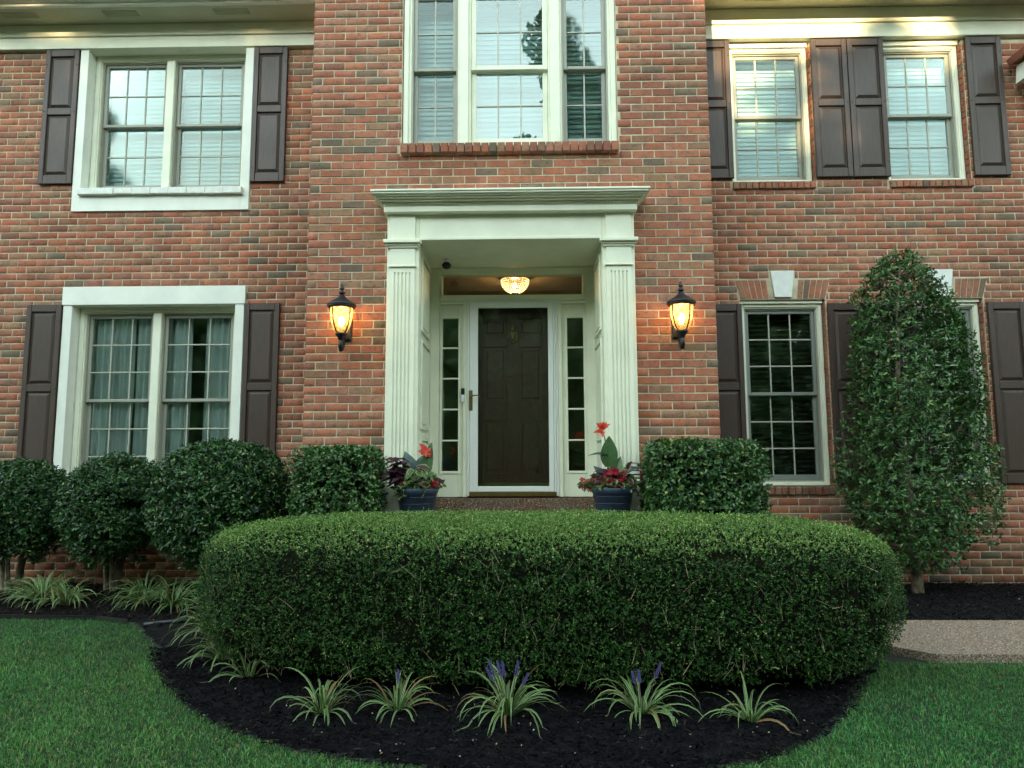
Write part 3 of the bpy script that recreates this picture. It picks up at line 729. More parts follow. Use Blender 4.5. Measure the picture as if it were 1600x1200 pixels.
# ---- eaves of the side wings
for side, (a, b_) in (('left', (HX0, BX0 + .001)), ('right', (BX1 - .001, HX1))):
    e = part_empty('eave', (a + b_) / 2, WY, z(4.47))
    zj, zs_ = (4.602, 4.742) if side == 'left' else (4.628, 4.80)
    f = MB(); f.cbox(a, b_, WY - .045, WY + .15, z(4.47), z(zj - .004), .004); f.build('frieze_board', M['trim'], e)
    f = MB(); f.cbox(a, b_, WY - .058, WY + .15, z(zj + .004), z(zs_), .004); f.build('frieze_board', M['trim'], e)
    f = MB(); f.cbox(a, b_, WY - .03, WY + .15, z(zj - .0035), z(zj + .0035), .0005); f.build('joint', M['iron'], e)
    f = MB(); f.box(a, b_, .585, WY + .15, z(zs_) + .001, z(zs_) + .015); f.build('soffit_board', M['soffit'], e)
    ys = .54
    f = MB(); f.cbox(a, b_, ys, ys + .044, z(zs_ - .002), z(4.95), .008); f.build('fascia', M['trim_w'], e)
    g_ = MB(); prof = [(ys - .10, 4.90), (ys - .10, 4.96), (ys - .09, 4.96), (ys - .075, 4.84), (ys - .002, 4.82), (ys - .002, 4.81), (ys - .085, 4.825)]
    n = len(prof); base = len(g_.v)
    for xx in (a, b_): g_.v += [(xx, y_, z(z_ - .045)) for y_, z_ in prof]
    for i in range(n):
        k = (i + 1) % n; g_.f.append((base + i, base + k, base + n + k, base + n + i)); g_.mi.append(0)
    g_.build('gutter', M['trim_w'], e)
    for vx in ([-5.6, -4.5, -3.3] if side == 'left' else [2.35, 3.5, 4.6]):
        v = MB()
        for i in range(5): v.box(vx, vx + .38, .64 + i * .022, .65 + i * .022, z(zs_) - .004, z(zs_) + .0005)
        v.build('soffit_vent', M['soffit'], e)
    rf = MB(); rf.prism([(0, 0), (1, 0), (1, 1), (0, 1)], 0, 1) ; rf.v = []; rf.f = []; rf.mi = []
    rf.v += [(a, .36, z(4.96)), (b_, .36, z(4.96)), (b_, 5.0, z(4.96) + 2.6), (a, 5.0, z(4.96) + 2.6), (a, .36, z(4.99)), (b_, .36, z(4.99)), (b_, 5.0, z(4.99) + 2.6), (a, 5.0, z(4.99) + 2.6)]
    for q_ in ((0, 3, 2, 1), (4, 5, 6, 7), (0, 1, 5, 4), (1, 2, 6, 5), (2, 3, 7, 6), (3, 0, 4, 7)): rf.f.append(q_); rf.mi.append(0)
    rf.build('roof', M['roof'], e)
# rooms behind the glass
rm = MB()
def room(mb, x0, x1, y0, y1, z0, z1, wallm, fl):
    mb.face([(x0, y1, z0), (x1, y1, z0), (x1, y1, z1), (x0, y1, z1)], wallm)
    mb.face([(x0, y0, z0), (x0, y1, z0), (x0, y1, z1), (x0, y0, z1)], wallm); mb.face([(x1, y0, z0), (x1, y0, z1), (x1, y1, z1), (x1, y1, z0)], wallm)
    mb.face([(x0, y0, z1), (x0, y1, z1), (x1, y1, z1), (x1, y0, z1)], wallm); mb.face([(x0, y0, z0), (x1, y0, z0), (x1, y1, z0), (x0, y1, z0)], fl)
room(rm, HX0, -2.25, WY + .19, 5, .3, 3.35, M['interior'], M['floor_in']); room(rm, HX0, -2.25, WY + .19, 5, 3.45, 5.9, M['interior'], M['floor_in'])
room(rm, 2.02, HX1, WY + .19, 5, .3, 3.35, M['interior'], M['floor_in']); room(rm, 2.02, HX1, WY + .19, 5, 3.45, 5.9, M['interior'], M['floor_in'])
room(rm, -1.78, 1.5, .205, 5, 3.62, 6.3, M['interior'], M['floor_in'])
room(rm, -1.75, 1.48, .93, 4.6, .90, 3.36, M['foyer'], M['floor_in'])
rm.build('interior_rooms', None, house)
back = MB(); back.box(HX0, HX1, 5.05, 5.2, 0, HTOP); back.box(HX0 - .2, HX0 - .002, WY, 5.2, -.1, HTOP + .5); back.box(HX1 + .002, HX1 + .2, WY, 5.2, -.1, HTOP + .5)
back.build('rear_wall', M['mortar'], house)
gb = MB(); gb.v += [(BX0 - .3, -.3, BAYTOP), (BX1 + .3, -.3, BAYTOP), (BX1 + .3, 5, BAYTOP + .15), (BX0 - .3, 5, BAYTOP + .15), ((BX0 + BX1) / 2, -.3, BAYTOP + 1.5), ((BX0 + BX1) / 2, 5, BAYTOP + 1.6)]
for q_ in ((0, 4, 5, 3), (1, 2, 5, 4), (0, 3, 2, 1), (0, 1, 4), (2, 3, 5)): gb.f.append(q_); gb.mi.append(0)
gb.build('gable_roof', M['roof'], house)
# small red metal roof at the right edge with its brick return
gr = part_empty('side_roof', 5.6, .7, z(3.6))
g1 = MB(); g1.prism([(5.16, z(4.10)), (7.2, z(4.55)), (7.2, z(4.62)), (5.14, z(4.165))], .52, WY - .06)
g1.build('roof_sheet', M['copper'], gr)
g1 = MB(); g1.prism([(5.22, z(3.90)), (7.2, z(3.97)), (7.2, z(4.53)), (5.24, z(4.095))], .58, WY - .06); g1.build('fascia', M['trim_w'], gr)
for i in range(14):
    zz_ = z(3.86) - i * .0755
    for j in range(6):
        m_ = MB(); x0 = 5.31 + .012 * i * .4 + j * .2075 + (.06 if i % 2 else 0); m_.cbox(x0 + random.uniform(0, .01), x0 + .1975, WY - .05, WY - .005, zz_ - .0655, zz_, .004)
        small_brick(gr, wpos(gr), m_.v, m_.f, brick_color())

# ---- portico
FY = -.13                                    # front face of the pilasters
DX = -0.122                                  # its axis
SILL = z(-.405)
porch_z = SILL - .155
def pilaster(s):
    """s = -1 left, 1 right"""
    xi, xo = DX + s * .826, DX + s * 1.115   # inner, outer
    a, b_ = min(xi, xo), max(xi, xo)
    p = part_empty('pilaster', (a + b_) / 2, FY, porch_z)
    yb = -.004
    bk = MB(); bk.cbox(a, b_, FY + .022, yb, porch_z, z(2.22), .003)
    bk.build('backing', M['trim'], p)
    sh = MB(); x0, x1 = a + .032, b_ - .032; zt, zb_ = z(1.69), z(-.19)
    # fluted shaft: five grooves between lands
    n = 5; mrg = .038; gw = .014; sp = (x1 - x0 - 2 * mrg - n * gw) / (n - 1)
    xs = x0; fz0, fz1 = zb_ + .08, zt - .045
    y0 = FY
    sh.box(x0, x1, y0, FY + .0215, fz1, zt); sh.box(x0, x1, y0, FY + .0215, zb_, fz0)
    cur = x0
    for i in range(n):
        g0 = x0 + mrg + i * (gw + sp)
        sh.cbox(cur, g0, y0, FY + .0215, fz0, fz1, .0015); cur = g0 + gw
    sh.cbox(cur, x1, y0, FY + .0215, fz0, fz1, .0015)
    for i in range(n):
        g0 = x0 + mrg + i * (gw + sp); sh.box(g0, g0 + gw, y0 + .013, FY + .0215, fz0, fz1)
    sh.build('fluted_shaft', M['trim'], p)
    nk = MB(); nk.cbox(x0, x1, FY, FY + .0215, z(1.722), z(1.865), .003); nk.build('neck', M['trim'], p)
    bd = MB(); bd.cbox(x0 - .012, x1 + .012, FY - .018, FY + .0215, z(1.692), z(1.706), .004); bd.cbox(x0 - .006, x1 + .006, FY - .008, FY + .0215, z(1.707), z(1.7205), .004); bd.build('neck_band', M['trim'], p)
    cp = MB(); 
    for k, (e, h0, h1, yy) in enumerate(((.006, 1.867, 1.885, .012), (.018, 1.8855, 1.905, .026), (.036, 1.9055, 1.940, .05))):
        cp.cbox(a + .012 - e, b_ - .012 + e, FY - yy, FY + .0215, z(h0), z(h1), .005)
    cp.build('capital', M['trim'], p)
    up = MB(); up.cbox(x0, x1, FY, FY + .0215, z(1.942), z(2.205), .003); up.build('frieze_block', M['trim'], p)
    ba = MB(); ba.cbox(a - .012, b_ + .012, FY - .045, yb, porch_z, z(-.262), .004); ba.cbox(a - .006, b_ + .006, FY - .03, yb + .0, z(-.2615), z(-.235), .008); ba.cbox(a, b_, FY - .018, FY + .0215, z(-.2345), z(-.2105), .006)
    ba.build('plinth', M['trim'], p)
pilaster(-1); pilaster(1)
ent = part_empty('entablature', DX, FY, z(1.95))
f = MB(); xi = .826
f.cbox(DX - xi + .001, DX + xi - .001, FY + .022, .10, z(1.945), z(2.22), .003); f.build('frieze', M['trim'], ent)
f = MB(); f.cbox(DX - xi + .013, DX + xi - .013, FY + .010, FY + .0215, z(1.945), z(1.972), .003); f.build('bead', M['trim'], ent)
f = MB()
layers = [(1.135, .055, 2.205, 2.262), (1.142, .062, 2.2625, 2.273), (1.150, .075, 2.2735, 2.290), (1.172, .105, 2.2905, 2.306), (1.190, .130, 2.3065, 2.322), (1.206, .152, 2.3225, 2.334), (1.222, .168, 2.3345, 2.352), (1.234, .178, 2.3525, 2.375), (1.215, .150, 2.3755, 2.386)]
for hw, pr, a, b_ in layers: f.cbox(DX - hw, DX + hw, FY - pr, -.004, z(a) - .022, z(b_) - .022, .006)
f.build('cornice', M['trim'], ent)
sf = MB(); sf.box(DX - .95, DX + .95, .1005, .82, z(1.948), z(1.965)); sf.build('soffit_panel', M['trim'], ent)
RY = .80                                     # plane of the door frame
for s in (-1, 1):                            # panelled reveals
    p = part_empty('side_panel', DX + s * .84, .3, porch_z)
    xf, xb = DX + s * .826, DX + s * .846
    b = MB(); pts = [(xf, FY + .0225), (xb, RY), (DX + s * .95, RY), (DX + s * .95, FY + .0225)]
    if s < 0: pts = pts[::-1]
    n = len(pts); base = 0
    b.v += [(x, y, porch_z) for x, y in pts] + [(x, y, z(1.9445 if y < .09 else 1.9475)) for x, y in pts]
    b.f.append((3, 2, 1, 0)); b.f.append((4, 5, 6, 7))
    for i in range(4):
        k = (i + 1) % 4; b.f.append((i, k, 4 + k, 4 + i))
    b.mi += [0] * 6; b.build('backing', M['trim'], p)
    for pa, pb in ((1.15, 1.86), (.25, 1.07), (-.33, .17)):
        m_ = MB()
        def xw(y): return DX + s * (.826 + .02 * (y - FY) / (RY - FY)) - s * .002
        for y0, y1, a, b2 in ((.07, .095, pa, pb), (.60, .625, pa, pb), (.095, .60, pa, pa + .025), (.095, .60, pb - .025, pb)):
            xa, xe = xw(y0), xw(y0) - s * .016; m_.box(min(xa, xe), max(xa, xe), y0, y1, z(a), z(b2))
        xa, xe = xw(.2), xw(.2) - s * .010; m_.box(min(xa, xe), max(xa, xe), .15, .545, z(pa) + .055, z(pb) - .055)
        m_.build('raised_panel', M['trim'], p)
# door frame with transom and sidelights
fr = part_empty('door_frame', DX, RY, SILL)
xl, xr = DX - .846, DX + .846
f = MB(); 
f.cbox(xl, xl + .095, RY, RY + .12, SILL, z(1.944), .004); f.cbox(xr - .095, xr, RY, RY + .12, SILL, z(1.944), .004)
f.cbox(xl + .096, xr - .096, RY + .004, RY + .12, z(1.872), z(1.943), .004)           # head
f.cbox(xl + .096, xl + .118, RY + .01, RY + .12, z(1.655), z(1.871), .004); f.cbox(xr - .118, xr - .096, RY + .01, RY + .12, z(1.655), z(1.871), .004)
f.cbox(xl + .0955, xr - .0955, RY - .01, RY + .12, z(1.596), z(1.654), .006)          # transom bar
dl, dr = -.583, .338
f.cbox(dl - .045, dl - .001, RY - .004, RY + .12, SILL, z(1.595), .004); f.cbox(dr + .001, dr + .045, RY - .004, RY + .12, SILL, z(1.595), .004)
f.build('jambs', M['trim'], fr)
st_ = MB(); st_.cbox(xl + .096, dl - .046, RY - .006, RY + .02, z(1.560), z(1.595), .008); st_.cbox(dr + .046, xr - .096, RY - .006, RY + .02, z(1.560), z(1.595), .008); st_.build('stop_moulding', M['trim'], fr)
tp = MB(); tp.box(xl + .119, xr - .119, RY + .05, RY + .053, z(1.656), z(1.870)); tp.build('transom_pane', M['glass_door'], fr)
for s, (gx0, gx1) in ((-1, (-.842, -.680)), (1, (.440, .603))):
    sl_ = part_empty('sidelight', (gx0 + gx1) / 2, RY, SILL)
    ox0, ox1 = (xl + .0955, dl - .0455) if s < 0 else (dr + .0455, xr - .0955)
    g0, g1 = z(-.148), z(1.415)
    f = MB(); yb = RY + .03
    f.cbox(ox0, gx0 - .001, yb, yb + .05, SILL, z(1.559), .003); f.cbox(gx1 + .001, ox1, yb, yb + .05, SILL, z(1.559), .003)
    f.box(gx0, gx1, yb, yb + .05, g1, z(1.559)); f.box(gx0, gx1, yb, yb + .05, SILL, g0)
    f.build('stiles', M['trim'], sl_)
    f = MB(); ring(f, gx0 - .026, gx1 + .026, g0 - .026, g1 + .026, .025, yb - .012, yb - .0005, .004); f.build('bead_moulding', M['trim'], sl_)
    n = 5; mm = .017; ph = (g1 - g0 - mm * (n - 1)) / n
    for i in range(n):
        pz = g0 + i * (ph + mm)
        p_ = MB(); p_.box(gx0, gx1, yb + .018, yb + .022, pz, pz + ph); p_.build('pane', M['glass_dk'], sl_)
        if i: 
            q_ = MB(); q_.cbox(gx0, gx1, yb + .0, yb + .03, pz - mm, pz, .004); q_.build('muntin', M['trim'], sl_)
# storm door
sdr = part_empty('storm_door', (dl + dr) / 2, RY, SILL)
f = MB(); f.cbox(dl, dl + .022, RY - .022, RY + .06, SILL + .01, z(1.594), .004); f.cbox(dr - .045, dr - .024, RY - .022, RY + .06, SILL + .01, z(1.594), .004); f.cbox(dr - .022, dr, RY - .015, RY + .06, SILL + .01, z(1.594), .004); f.cbox(dl + .0225, dr - .0455, RY - .022, RY + .06, z(1.575), z(1.594), .004)
f.build('z_bar', M['vinyl'], sdr)
sx0, sx1 = dl + .024, dr - .047; gz0, gz1 = z(-.298), z(1.514); g0x, g1x = -.474, .240
f = MB(); y0, y1 = RY - .03, RY + .005
f.cbox(sx0, g0x, y0, y1, z(-.352), z(1.573), .005); f.cbox(g1x, sx1, y0, y1, z(-.352), z(1.573), .005)
f.cbox(g0x, g1x, y0, y1, gz1, z(1.573), .005); f.cbox(g0x, g1x, y0, y1, z(-.352), gz0, .005)
f.build('frame', M['vinyl'], sdr)
f = MB(); f.box(g0x, g1x, RY - .012, RY - .008, gz0, gz1); f.build('glass_pane', M['glass_door'], sdr)
f = MB(); f.cbox(sx0, sx1 + .02, RY - .035, RY + .005, SILL + .008, z(-.353), .003); f.build('kick_strip', M['brass'], sdr)
f = MB(); f.cbox(-.565, -.527, y0 - .008, y0 - .0005, z(.46), z(.665), .003)
f.tube([(-.546, y0 - .008, z(.60)), (-.546, y0 - .05, z(.60)), (-.52, y0 - .055, z(.607)), (-.48, y0 - .055, z(.612)), (-.455, y0 - .052, z(.598))], [.009, .009, .008, .007, .006], 8)
f.build('handle', M['brass'], sdr)
for zz_ in (1.2, .4, -.1):
    h = MB(); h.tube([(dr - .021, RY - .03, z(zz_) - .04), (dr - .021, RY - .03, z(zz_) + .04)], .007, 8); h.build('hinge', M['vinyl'], sdr)
# front door behind it
fd = part_empty('front_door', DX, .88, SILL)
f = MB(); YD = .885; d0, d1, dz0, dz1 = dl + .02, dr - .02, SILL + .04, z(1.585)
f.box(d0, d1, YD + .012, YD + .05, dz0, dz1); f.build('slab', M['door'], fd)
colx = [(-.420, -.185), (-.058, .177)]; rowz = [(-.17, .36), (.56, 1.12), (1.24, 1.42)]
f = MB()
xs = [d0, colx[0][0], colx[0][1], colx[1][0], colx[1][1], d1]
for a, b_ in ((xs[0], xs[1]), (xs[2], xs[3]), (xs[4], xs[5])): f.cbox(a, b_, YD, YD + .0115, dz0, dz1, .004)
zs = [dz0] + [z(v) for r_ in rowz for v in r_] + [dz1]
for (a, b_) in colx:
    for k in range(0, len(zs), 2): f.cbox(a, b_, YD, YD + .0115, zs[k], zs[k + 1], .004)
f.build('stiles_and_rails', M['door'], fd)
for (a, b_) in colx:
    for (c_, d_) in rowz:
        p = MB(); p.cbox(a + .028, b_ - .028, YD + .003, YD + .0118, z(c_) + .028, z(d_) - .028, .009); p.build('panel', M['door'], fd)
f = MB(); f.cbox(d0, d1, YD - .012, YD - .001, dz0, dz0 + .10, .002); f.build('kick_plate', M['brass'], fd)
f = MB(); kx, kz = DX, z(1.23)
f.rev([(.001, 0), (.016, .01), (.012, .03), (.016, .05), (.001, .075)], kx, YD - .012, kz + .06, 10)
f.tube([(kx + .040 * math.sin(t) * (1 if t < 3.2 else 1), YD - .018, kz + .055 * math.cos(t)) for t in [i * 2 * math.pi / 18 + .25 for i in range(18)]], .007, 6)
f.prism([(kx - .022, kz + .05), (kx + .022, kz + .05), (kx + .008, kz - .02), (kx - .008, kz - .02)], YD - .012, YD - .002)
f.rev([(.001, 0), (.010, .02), (.001, .035)], kx, YD - .018, kz - .085, 8)
f.build('knocker', M['brass'], fd)

# ---- porch slab, door step
f = MB(); f.box(DX - 1.35, DX + 1.25, -.62, .70, -.05, porch_z - .0); 
por = f.build('porch', M['aggregate_step']); tag(por, kind='structure')
f = MB(); f.box(xl + .02, xr - .02, .70, 1.2, -.05, SILL - .012); f.box(xl - .0, xr + .0, .701, RY + .01, porch_z + .0, SILL - .008)
stp = f.build('door_step', M['aggregate_step']); tag(stp, kind='structure')
f = MB(); f.cbox(DX - 1.35, DX + 1.25, -.92, -.625, -.05, porch_z - .17, .01); f.cbox(DX - 1.35, DX + 1.25, -1.0, -.925, -.05, porch_z - .45, .01)
fs = f.build('entry_steps', M['aggregate_step']); tag(fs, kind='structure')

# ------------------------------------------------------------------ lamps and fittings
def lantern(x, label):
    root = empty('wall_lantern', (x, 0, z(.99)), label, 'wall lantern', 'lit wall lanterns flanking the entry')
    y = -.17; zr = z(1.375)
    f = MB(); f.rev([(.122, -.050), (.128, -.030), (.116, -.022), (.085, .000), (.050, .022), (.026, .048), (.018, .062)], x, y, zr, 24); f.rev([(.112, -.065), (.126, -.050), (.122, -.046)], x, y, zr, 24); f.build('roof', M['iron'], root, True)
    f = MB(); f.rev([(.016, .062), (.024, .068), (.030, .078), (.018, .090), (.010, .098), (.020, .108), (.022, .118), (.010, .130), (.014, .138), (.010, .147), (.003, .158)], x, y, zr, 16); f.build('finial', M['iron'], root, True)
    gp = [(.030, -.295), (.055, -.270), (.078, -.225), (.092, -.165), (.098, -.10), (.099, -.052)]
    f = MB(); b0 = 0; n = 28
    for r_, h in gp:
        for i in range(n):
            a = 2 * math.pi * i / n; rr = r_ * (1 + .012 * math.sin(i * 3.1 + h * 40)); f.v.append((x + rr * math.cos(a), y + rr * math.sin(a), zr + h))
    for j in range(len(gp) - 1):
        for i in range(n):
            k = (i + 1) % n; f.f.append((j * n + i, j * n + k, (j + 1) * n + k, (j + 1) * n + i)); f.mi.append(0)
    f.build('glass', M['amber'], root, True)
    for k in range(4):
        a = math.pi / 4 + k * math.pi / 2 + (0.25 if x < 0 else -.25)
        f = MB(); f.tube([(x + (r_ + .006) * math.cos(a), y + (r_ + .006) * math.sin(a), zr + h) for r_, h in gp], .0065, 6); f.build('strap', M['iron'], root)
    f = MB(); f.rev([(.012, -.36), (.022, -.345), (.030, -.325), (.050, -.300), (.052, -.288), (.034, -.284)], x, y, zr, 18); f.build('cup', M['iron'], root, True)
    f = MB(); f.tube([(x, y, zr - .34), (x, y - .004, zr - .375), (x, y - .01, zr - .405), (x, y + .012, zr - .43), (x, y + .05, zr - .415), (x, y + .10, zr - .36), (x, y + .15, zr - .30)], [.017, .02, .021, .022, .018, .014, .012], 10)
    f.tube([(x, y + .03, zr - .335), (x, y + .08, zr - .325), (x, -.03, zr - .30)], .009, 8)
    f.build('arm', M['iron'], root, True)
    f = MB(); f.cbox(x - .055, x + .055, -.030, -.0085, zr - .33, zr - .13, .012); f.build('wall_plate', M['iron'], root)
    f = MB(); f.rev([(.008, -.285), (.014, -.275), (.014, -.235), (.010, -.23)], x, y, zr, 10); f.build('socket', M['white'], root)
    f = MB(); f.rev([(.010, -.229), (.022, -.205), (.029, -.175), (.022, -.148), (.006, -.135)], x, y, zr, 14); bo = f.build('bulb', M['bulb'], root, True)
    ld = bpy.data.lights.new('lantern_light', 'POINT'); ld.energy = .65; ld.color = (1.0, .66, .33); ld.shadow_soft_size = .02
    lo_ = bpy.data.objects.new('lantern_light', ld); COL.objects.link(lo_); lo_.parent = root; lo_.location = Vector((x, y - .0, zr - .12)) - root.location
    return root
lantern(-1.622, 'lit black lantern with amber glass on the brick left of the portico')
lantern(1.382, 'lit black lantern with amber glass on the brick right of the portico')
# foyer ceiling light seen through the transom
cl = empty('ceiling_light', (-.10, 1.55, z(1.83)), 'lit crystal bowl ceiling light seen through the transom above the door', 'ceiling light')
cx, cy, cz_ = -.105, 1.55, z(2.035)
f = MB(); f.rev([(.175, -.028), (.18, -.015), (.17, 0), (.12, .012)], cx, cy, cz_, 28); f.build('rim', M['brass'], cl, True)
m_, nt_, b_n = new_mat('crystal_beads'); b_n.inputs['Base Color'].default_value = (.42, .30, .16, 1); b_n.inputs['Roughness'].default_value = .12
b_n.inputs['Emission Color'].default_value = (1, .66, .32, 1); b_n.inputs['Emission Strength'].default_value = 0.12
vv = []; ff = []
for j in range(8):
    t = j / 7; rr = .160 * math.cos(t * 1.15); h = -.035 - .15 * math.sin(t * 1.15)
    nb = max(8, int(2 * math.pi * rr / .026))
    for i in range(nb):
        a = 2 * math.pi * (i + .5 * (j % 2)) / nb; px, py, pz = cx + rr * math.cos(a), cy + rr * math.sin(a), cz_ + h; s_ = .0105
        b0 = len(vv); vv += [(px + s_, py, pz), (px, py + s_, pz), (px - s_, py, pz), (px, py - s_, pz), (px, py, pz + s_), (px, py, pz - s_)]
        for a1, a2, a3 in ((0, 1, 4), (1, 2, 4), (2, 3, 4), (3, 0, 4), (1, 0, 5), (2, 1, 5), (3, 2, 5), (0, 3, 5)): ff.append((b0 + a1, b0 + a2, b0 + a3))
cb = fast_mesh('crystal_bowl', vv, ff, m_, None, cl); tag(cb, kind='stuff')
f = MB(); f.rev([(.001, -.215), (.035, -.205), (.045, -.19), (.04, -.18)], cx, cy, cz_, 16); f.build('finial', M['brass'], cl, True)
f = MB(); f.rev([(.006, -.12), (.018, -.10), (.020, -.08), (.008, -.06)], cx, cy, cz_, 12); f.build('bulb', emit('dim_bulb', (1, .7, .4), 1.2), cl, True)
ld = bpy.data.lights.new('foyer_light', 'POINT'); ld.energy = 2.8; ld.color = (1, .62, .3); ld.shadow_soft_size = .05
lo_ = bpy.data.objects.new('foyer_light', ld); COL.objects.link(lo_); lo_.parent = cl; lo_.location = Vector((cx, cy, cz_ - .10)) - cl.location
# security camera under the portico ceiling
sc_ = empty('security_camera', (-.775, .50, z(1.948)), 'small black ball security camera on a white mount under the portico ceiling', 'security camera')
f = MB(); f.rev([(.008, -.045), (.009, -.02), (.028, -.006), (.028, -.0005)], -.775, .50, z(1.948), 14); f.build('mount', M['white'], sc_, True)
f = MB(); f.rev([(.012, -.098), (.034, -.088), (.046, -.068), (.046, -.052), (.03, -.034), (.01, -.028)], -.768, .495, z(1.945), 18); f.build('housing', M['black'], sc_, True)
f = MB(); f.tube([(-.765, .455, z(1.885)), (-.763, .446, z(1.883))], .018, 14); f.build('lens', M['iron'], sc_)
# doorbell
db = empty('doorbell', (-.628, RY - .03, z(.55)), 'black and white video doorbell beside the storm door handle', 'doorbell')
f = MB(); f.cbox(-.645, -.611, RY - .026, RY - .0045, z(.622), z(.688), .005); f.build('camera_face', M['black'], db)
f = MB(); f.cbox(-.645, -.611, RY - .026, RY - .0045, z(.548), z(.6215), .005); f.build('button_plate', M['white'], db)
f = MB(); f.tube([(-.628, RY - .029, z(.655)), (-.628, RY - .026, z(.655))], .009, 12); f.build('lens', M['iron'], db)

# ------------------------------------------------------------------ vegetation
def norm(a): return a / (np.linalg.norm(a, axis=-1, keepdims=True) + 1e-9)
def leaves(P, D, Nn, L, Wd, col, shape6=False):
    """P base, D direction, Nn leaf normal, per-leaf length and width; returns verts, faces, colors"""
    D = norm(D); Sd = norm(np.cross(D, Nn)); Nn = np.cross(Sd, D); n = len(P)
    L = L[:, None]; Wd = Wd[:, None]
    if not shape6:
        v = np.stack([P, P + D * L * .45 + Sd * Wd * .5 + Nn * Wd * .15, P + D * L - Nn * L * .08, P + D * L * .45 - Sd * Wd * .5 + Nn * Wd * .15], 1)
        k = 4; base = np.arange(n)[:, None] * 4
        f = np.concatenate([base + np.array([[0, 1, 2]]), base + np.array([[0, 2, 3]])])
    else:
        v = np.stack([P, P + D * L * .30 + Sd * Wd * .45 + Nn * Wd * .16, P + D * L * .68 + Sd * Wd * .40 + Nn * Wd * .10, P + D * L - Nn * L * .15,
                      P + D * L * .68 - Sd * Wd * .40 + Nn * Wd * .10, P + D * L * .30 - Sd * Wd * .45 + Nn * Wd * .16], 1)
        k = 6; base = np.arange(n)[:, None] * 6
        f = np.concatenate([base + np.array([[0, 1, 2, 3]]), base + np.array([[0, 3, 4, 5]])])
    return v.reshape(-1, 3), f, np.repeat(col, k, 0)
def leaf_colors(n, palette, w, var=.25):
    pal = np.array(palette); c = pal[rng.choice(len(pal), n, p=np.array(w) / sum(w))]
    return c * (1 + rng.uniform(-var, var, (n, 1)))
def lump(P, s=1.0, seed=0):
    r = np.random.default_rng(seed); t = np.zeros(len(P))
    for i in range(7):
        k = r.normal(0, 1, 3) * s * (1 + i * .5); t += np.sin(P @ k + r.uniform(0, 6)) / (1 + i * .35)
    return t / 3
def sprigs(P, Nn, per, slen, L, Wd, palette, w, up=.4, spread=.9, shape6=False, jit=.25, droop=0, tipbright=1.0):
    """a short twig at every P carrying `per` leaves"""
    n = len(P); T = norm(Nn * 1.0 + np.array([0, 0, up]) + rng.normal(0, .45, (n, 3)))
    V_, F_, C_ = [], [], []; off = 0
    A = norm(np.cross(T, rng.normal(0, 1, (n, 3)))); B = np.cross(T, A)
    shade = 1 + rng.normal(0, .12, (n, 1))
    for j in range(per):
        t = (j + .6) / per; th = j * 2.4 + rng.uniform(0, 6.28, n)
        side = A * np.cos(th)[:, None] + B * np.sin(th)[:, None]
        D = norm(T * (.35 + .5 * t) + side * spread + rng.normal(0, jit, (n, 3)) - np.array([0, 0, droop]))
        NN = norm(T + rng.normal(0, .35, (n, 3)))
        base = P + T * (slen * t)
        LL_ = L * rng.uniform(.7, 1.25, n); WW = Wd * rng.uniform(.75, 1.2, n)
        c = leaf_colors(n, palette, w) * shade * (1 + (tipbright - 1) * t)
        v, f, c = leaves(base, D, NN, LL_, WW, c, shape6)
        V_.append(v); F_.append(f + off); C_.append(c); off += len(v)
    return np.concatenate(V_), np.concatenate(F_), np.clip(np.concatenate(C_), 0, 1), T
def twig_tubes(mb, P, T, ln, r0, n=3):
    for p, t in zip(P, T):
        p = Vector(p); t = Vector(t); mb.tube([p - t * ln * .6, p, p + t * ln * .4 + Vector((random.uniform(-.01, .01), 0, 0))], [r0, r0 * .8, r0 * .4], n)

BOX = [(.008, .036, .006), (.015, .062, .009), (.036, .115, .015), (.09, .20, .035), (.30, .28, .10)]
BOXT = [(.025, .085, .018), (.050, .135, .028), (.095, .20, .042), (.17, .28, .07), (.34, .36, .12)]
# big clipped hedge
HC = np.array([.085, -1.585, .455]); HA = np.array([2.17, .78, .462]); rot_h = R(-3.5)
ch, sh_ = math.cos(rot_h), math.sin(rot_h)
def hedge_f(Q):
    x, y, zq = Q[:, 0] / HA[0], Q[:, 1] / HA[1], Q[:, 2] / HA[2]
    k_ = 1 + .10 * np.clip(-zq - .15, 0, 1) ** 1.4; x = x * k_; y = y * k_
    g = (np.abs(x) ** 3.0 + np.abs(y) ** 2.8)
    return (g ** (5.5 / 3.0) + np.abs(zq) ** 5.5) ** (1 / 5.5)
def to_world(Q):
    return np.stack([Q[:, 0] * ch - Q[:, 1] * sh_, Q[:, 0] * sh_ + Q[:, 1] * ch, Q[:, 2]], 1) + HC
def shell_points(fn, half, n, d0, d1, lumpamp=0, lumps=3, seed=0):
    out = []; tot = 0
    while tot < n:
        Q = rng.uniform(-1.08, 1.08, (n * 3, 3)) * half
        e = 2e-3; f0 = fn(Q)
        G_ = np.stack([(fn(Q + np.eye(3)[i] * e) - f0) / e for i in range(3)], 1); gn = np.linalg.norm(G_, axis=1) + 1e-6
        d = (f0 - 1) / gn - (lumpamp * lump(Q, lumps, seed) if lumpamp else 0)
        k = (d < d1) & (d > d0); out.append(np.concatenate([Q[k], G_[k] / gn[k][:, None], d[k][:, None]], 1)); tot += k.sum()
    o = np.concatenate(out)[:n]; return o[:, :3], o[:, 3:6], o[:, 6]
hedge = empty('boxwood_hedge', (HC[0], HC[1], 0), 'long clipped green boxwood hedge in the mulch bed in front of the entry', 'hedge')
Q, Nq, dq = shell_points(hedge_f, HA + .02, 112000, -.085, .0, .016, 4, 3)
hole = lump(Q, 6, 9) + .5 * lump(Q, 14, 4)
top = Nq[:, 2] > .55
k = (hole < .52) | top | (dq < -.05)
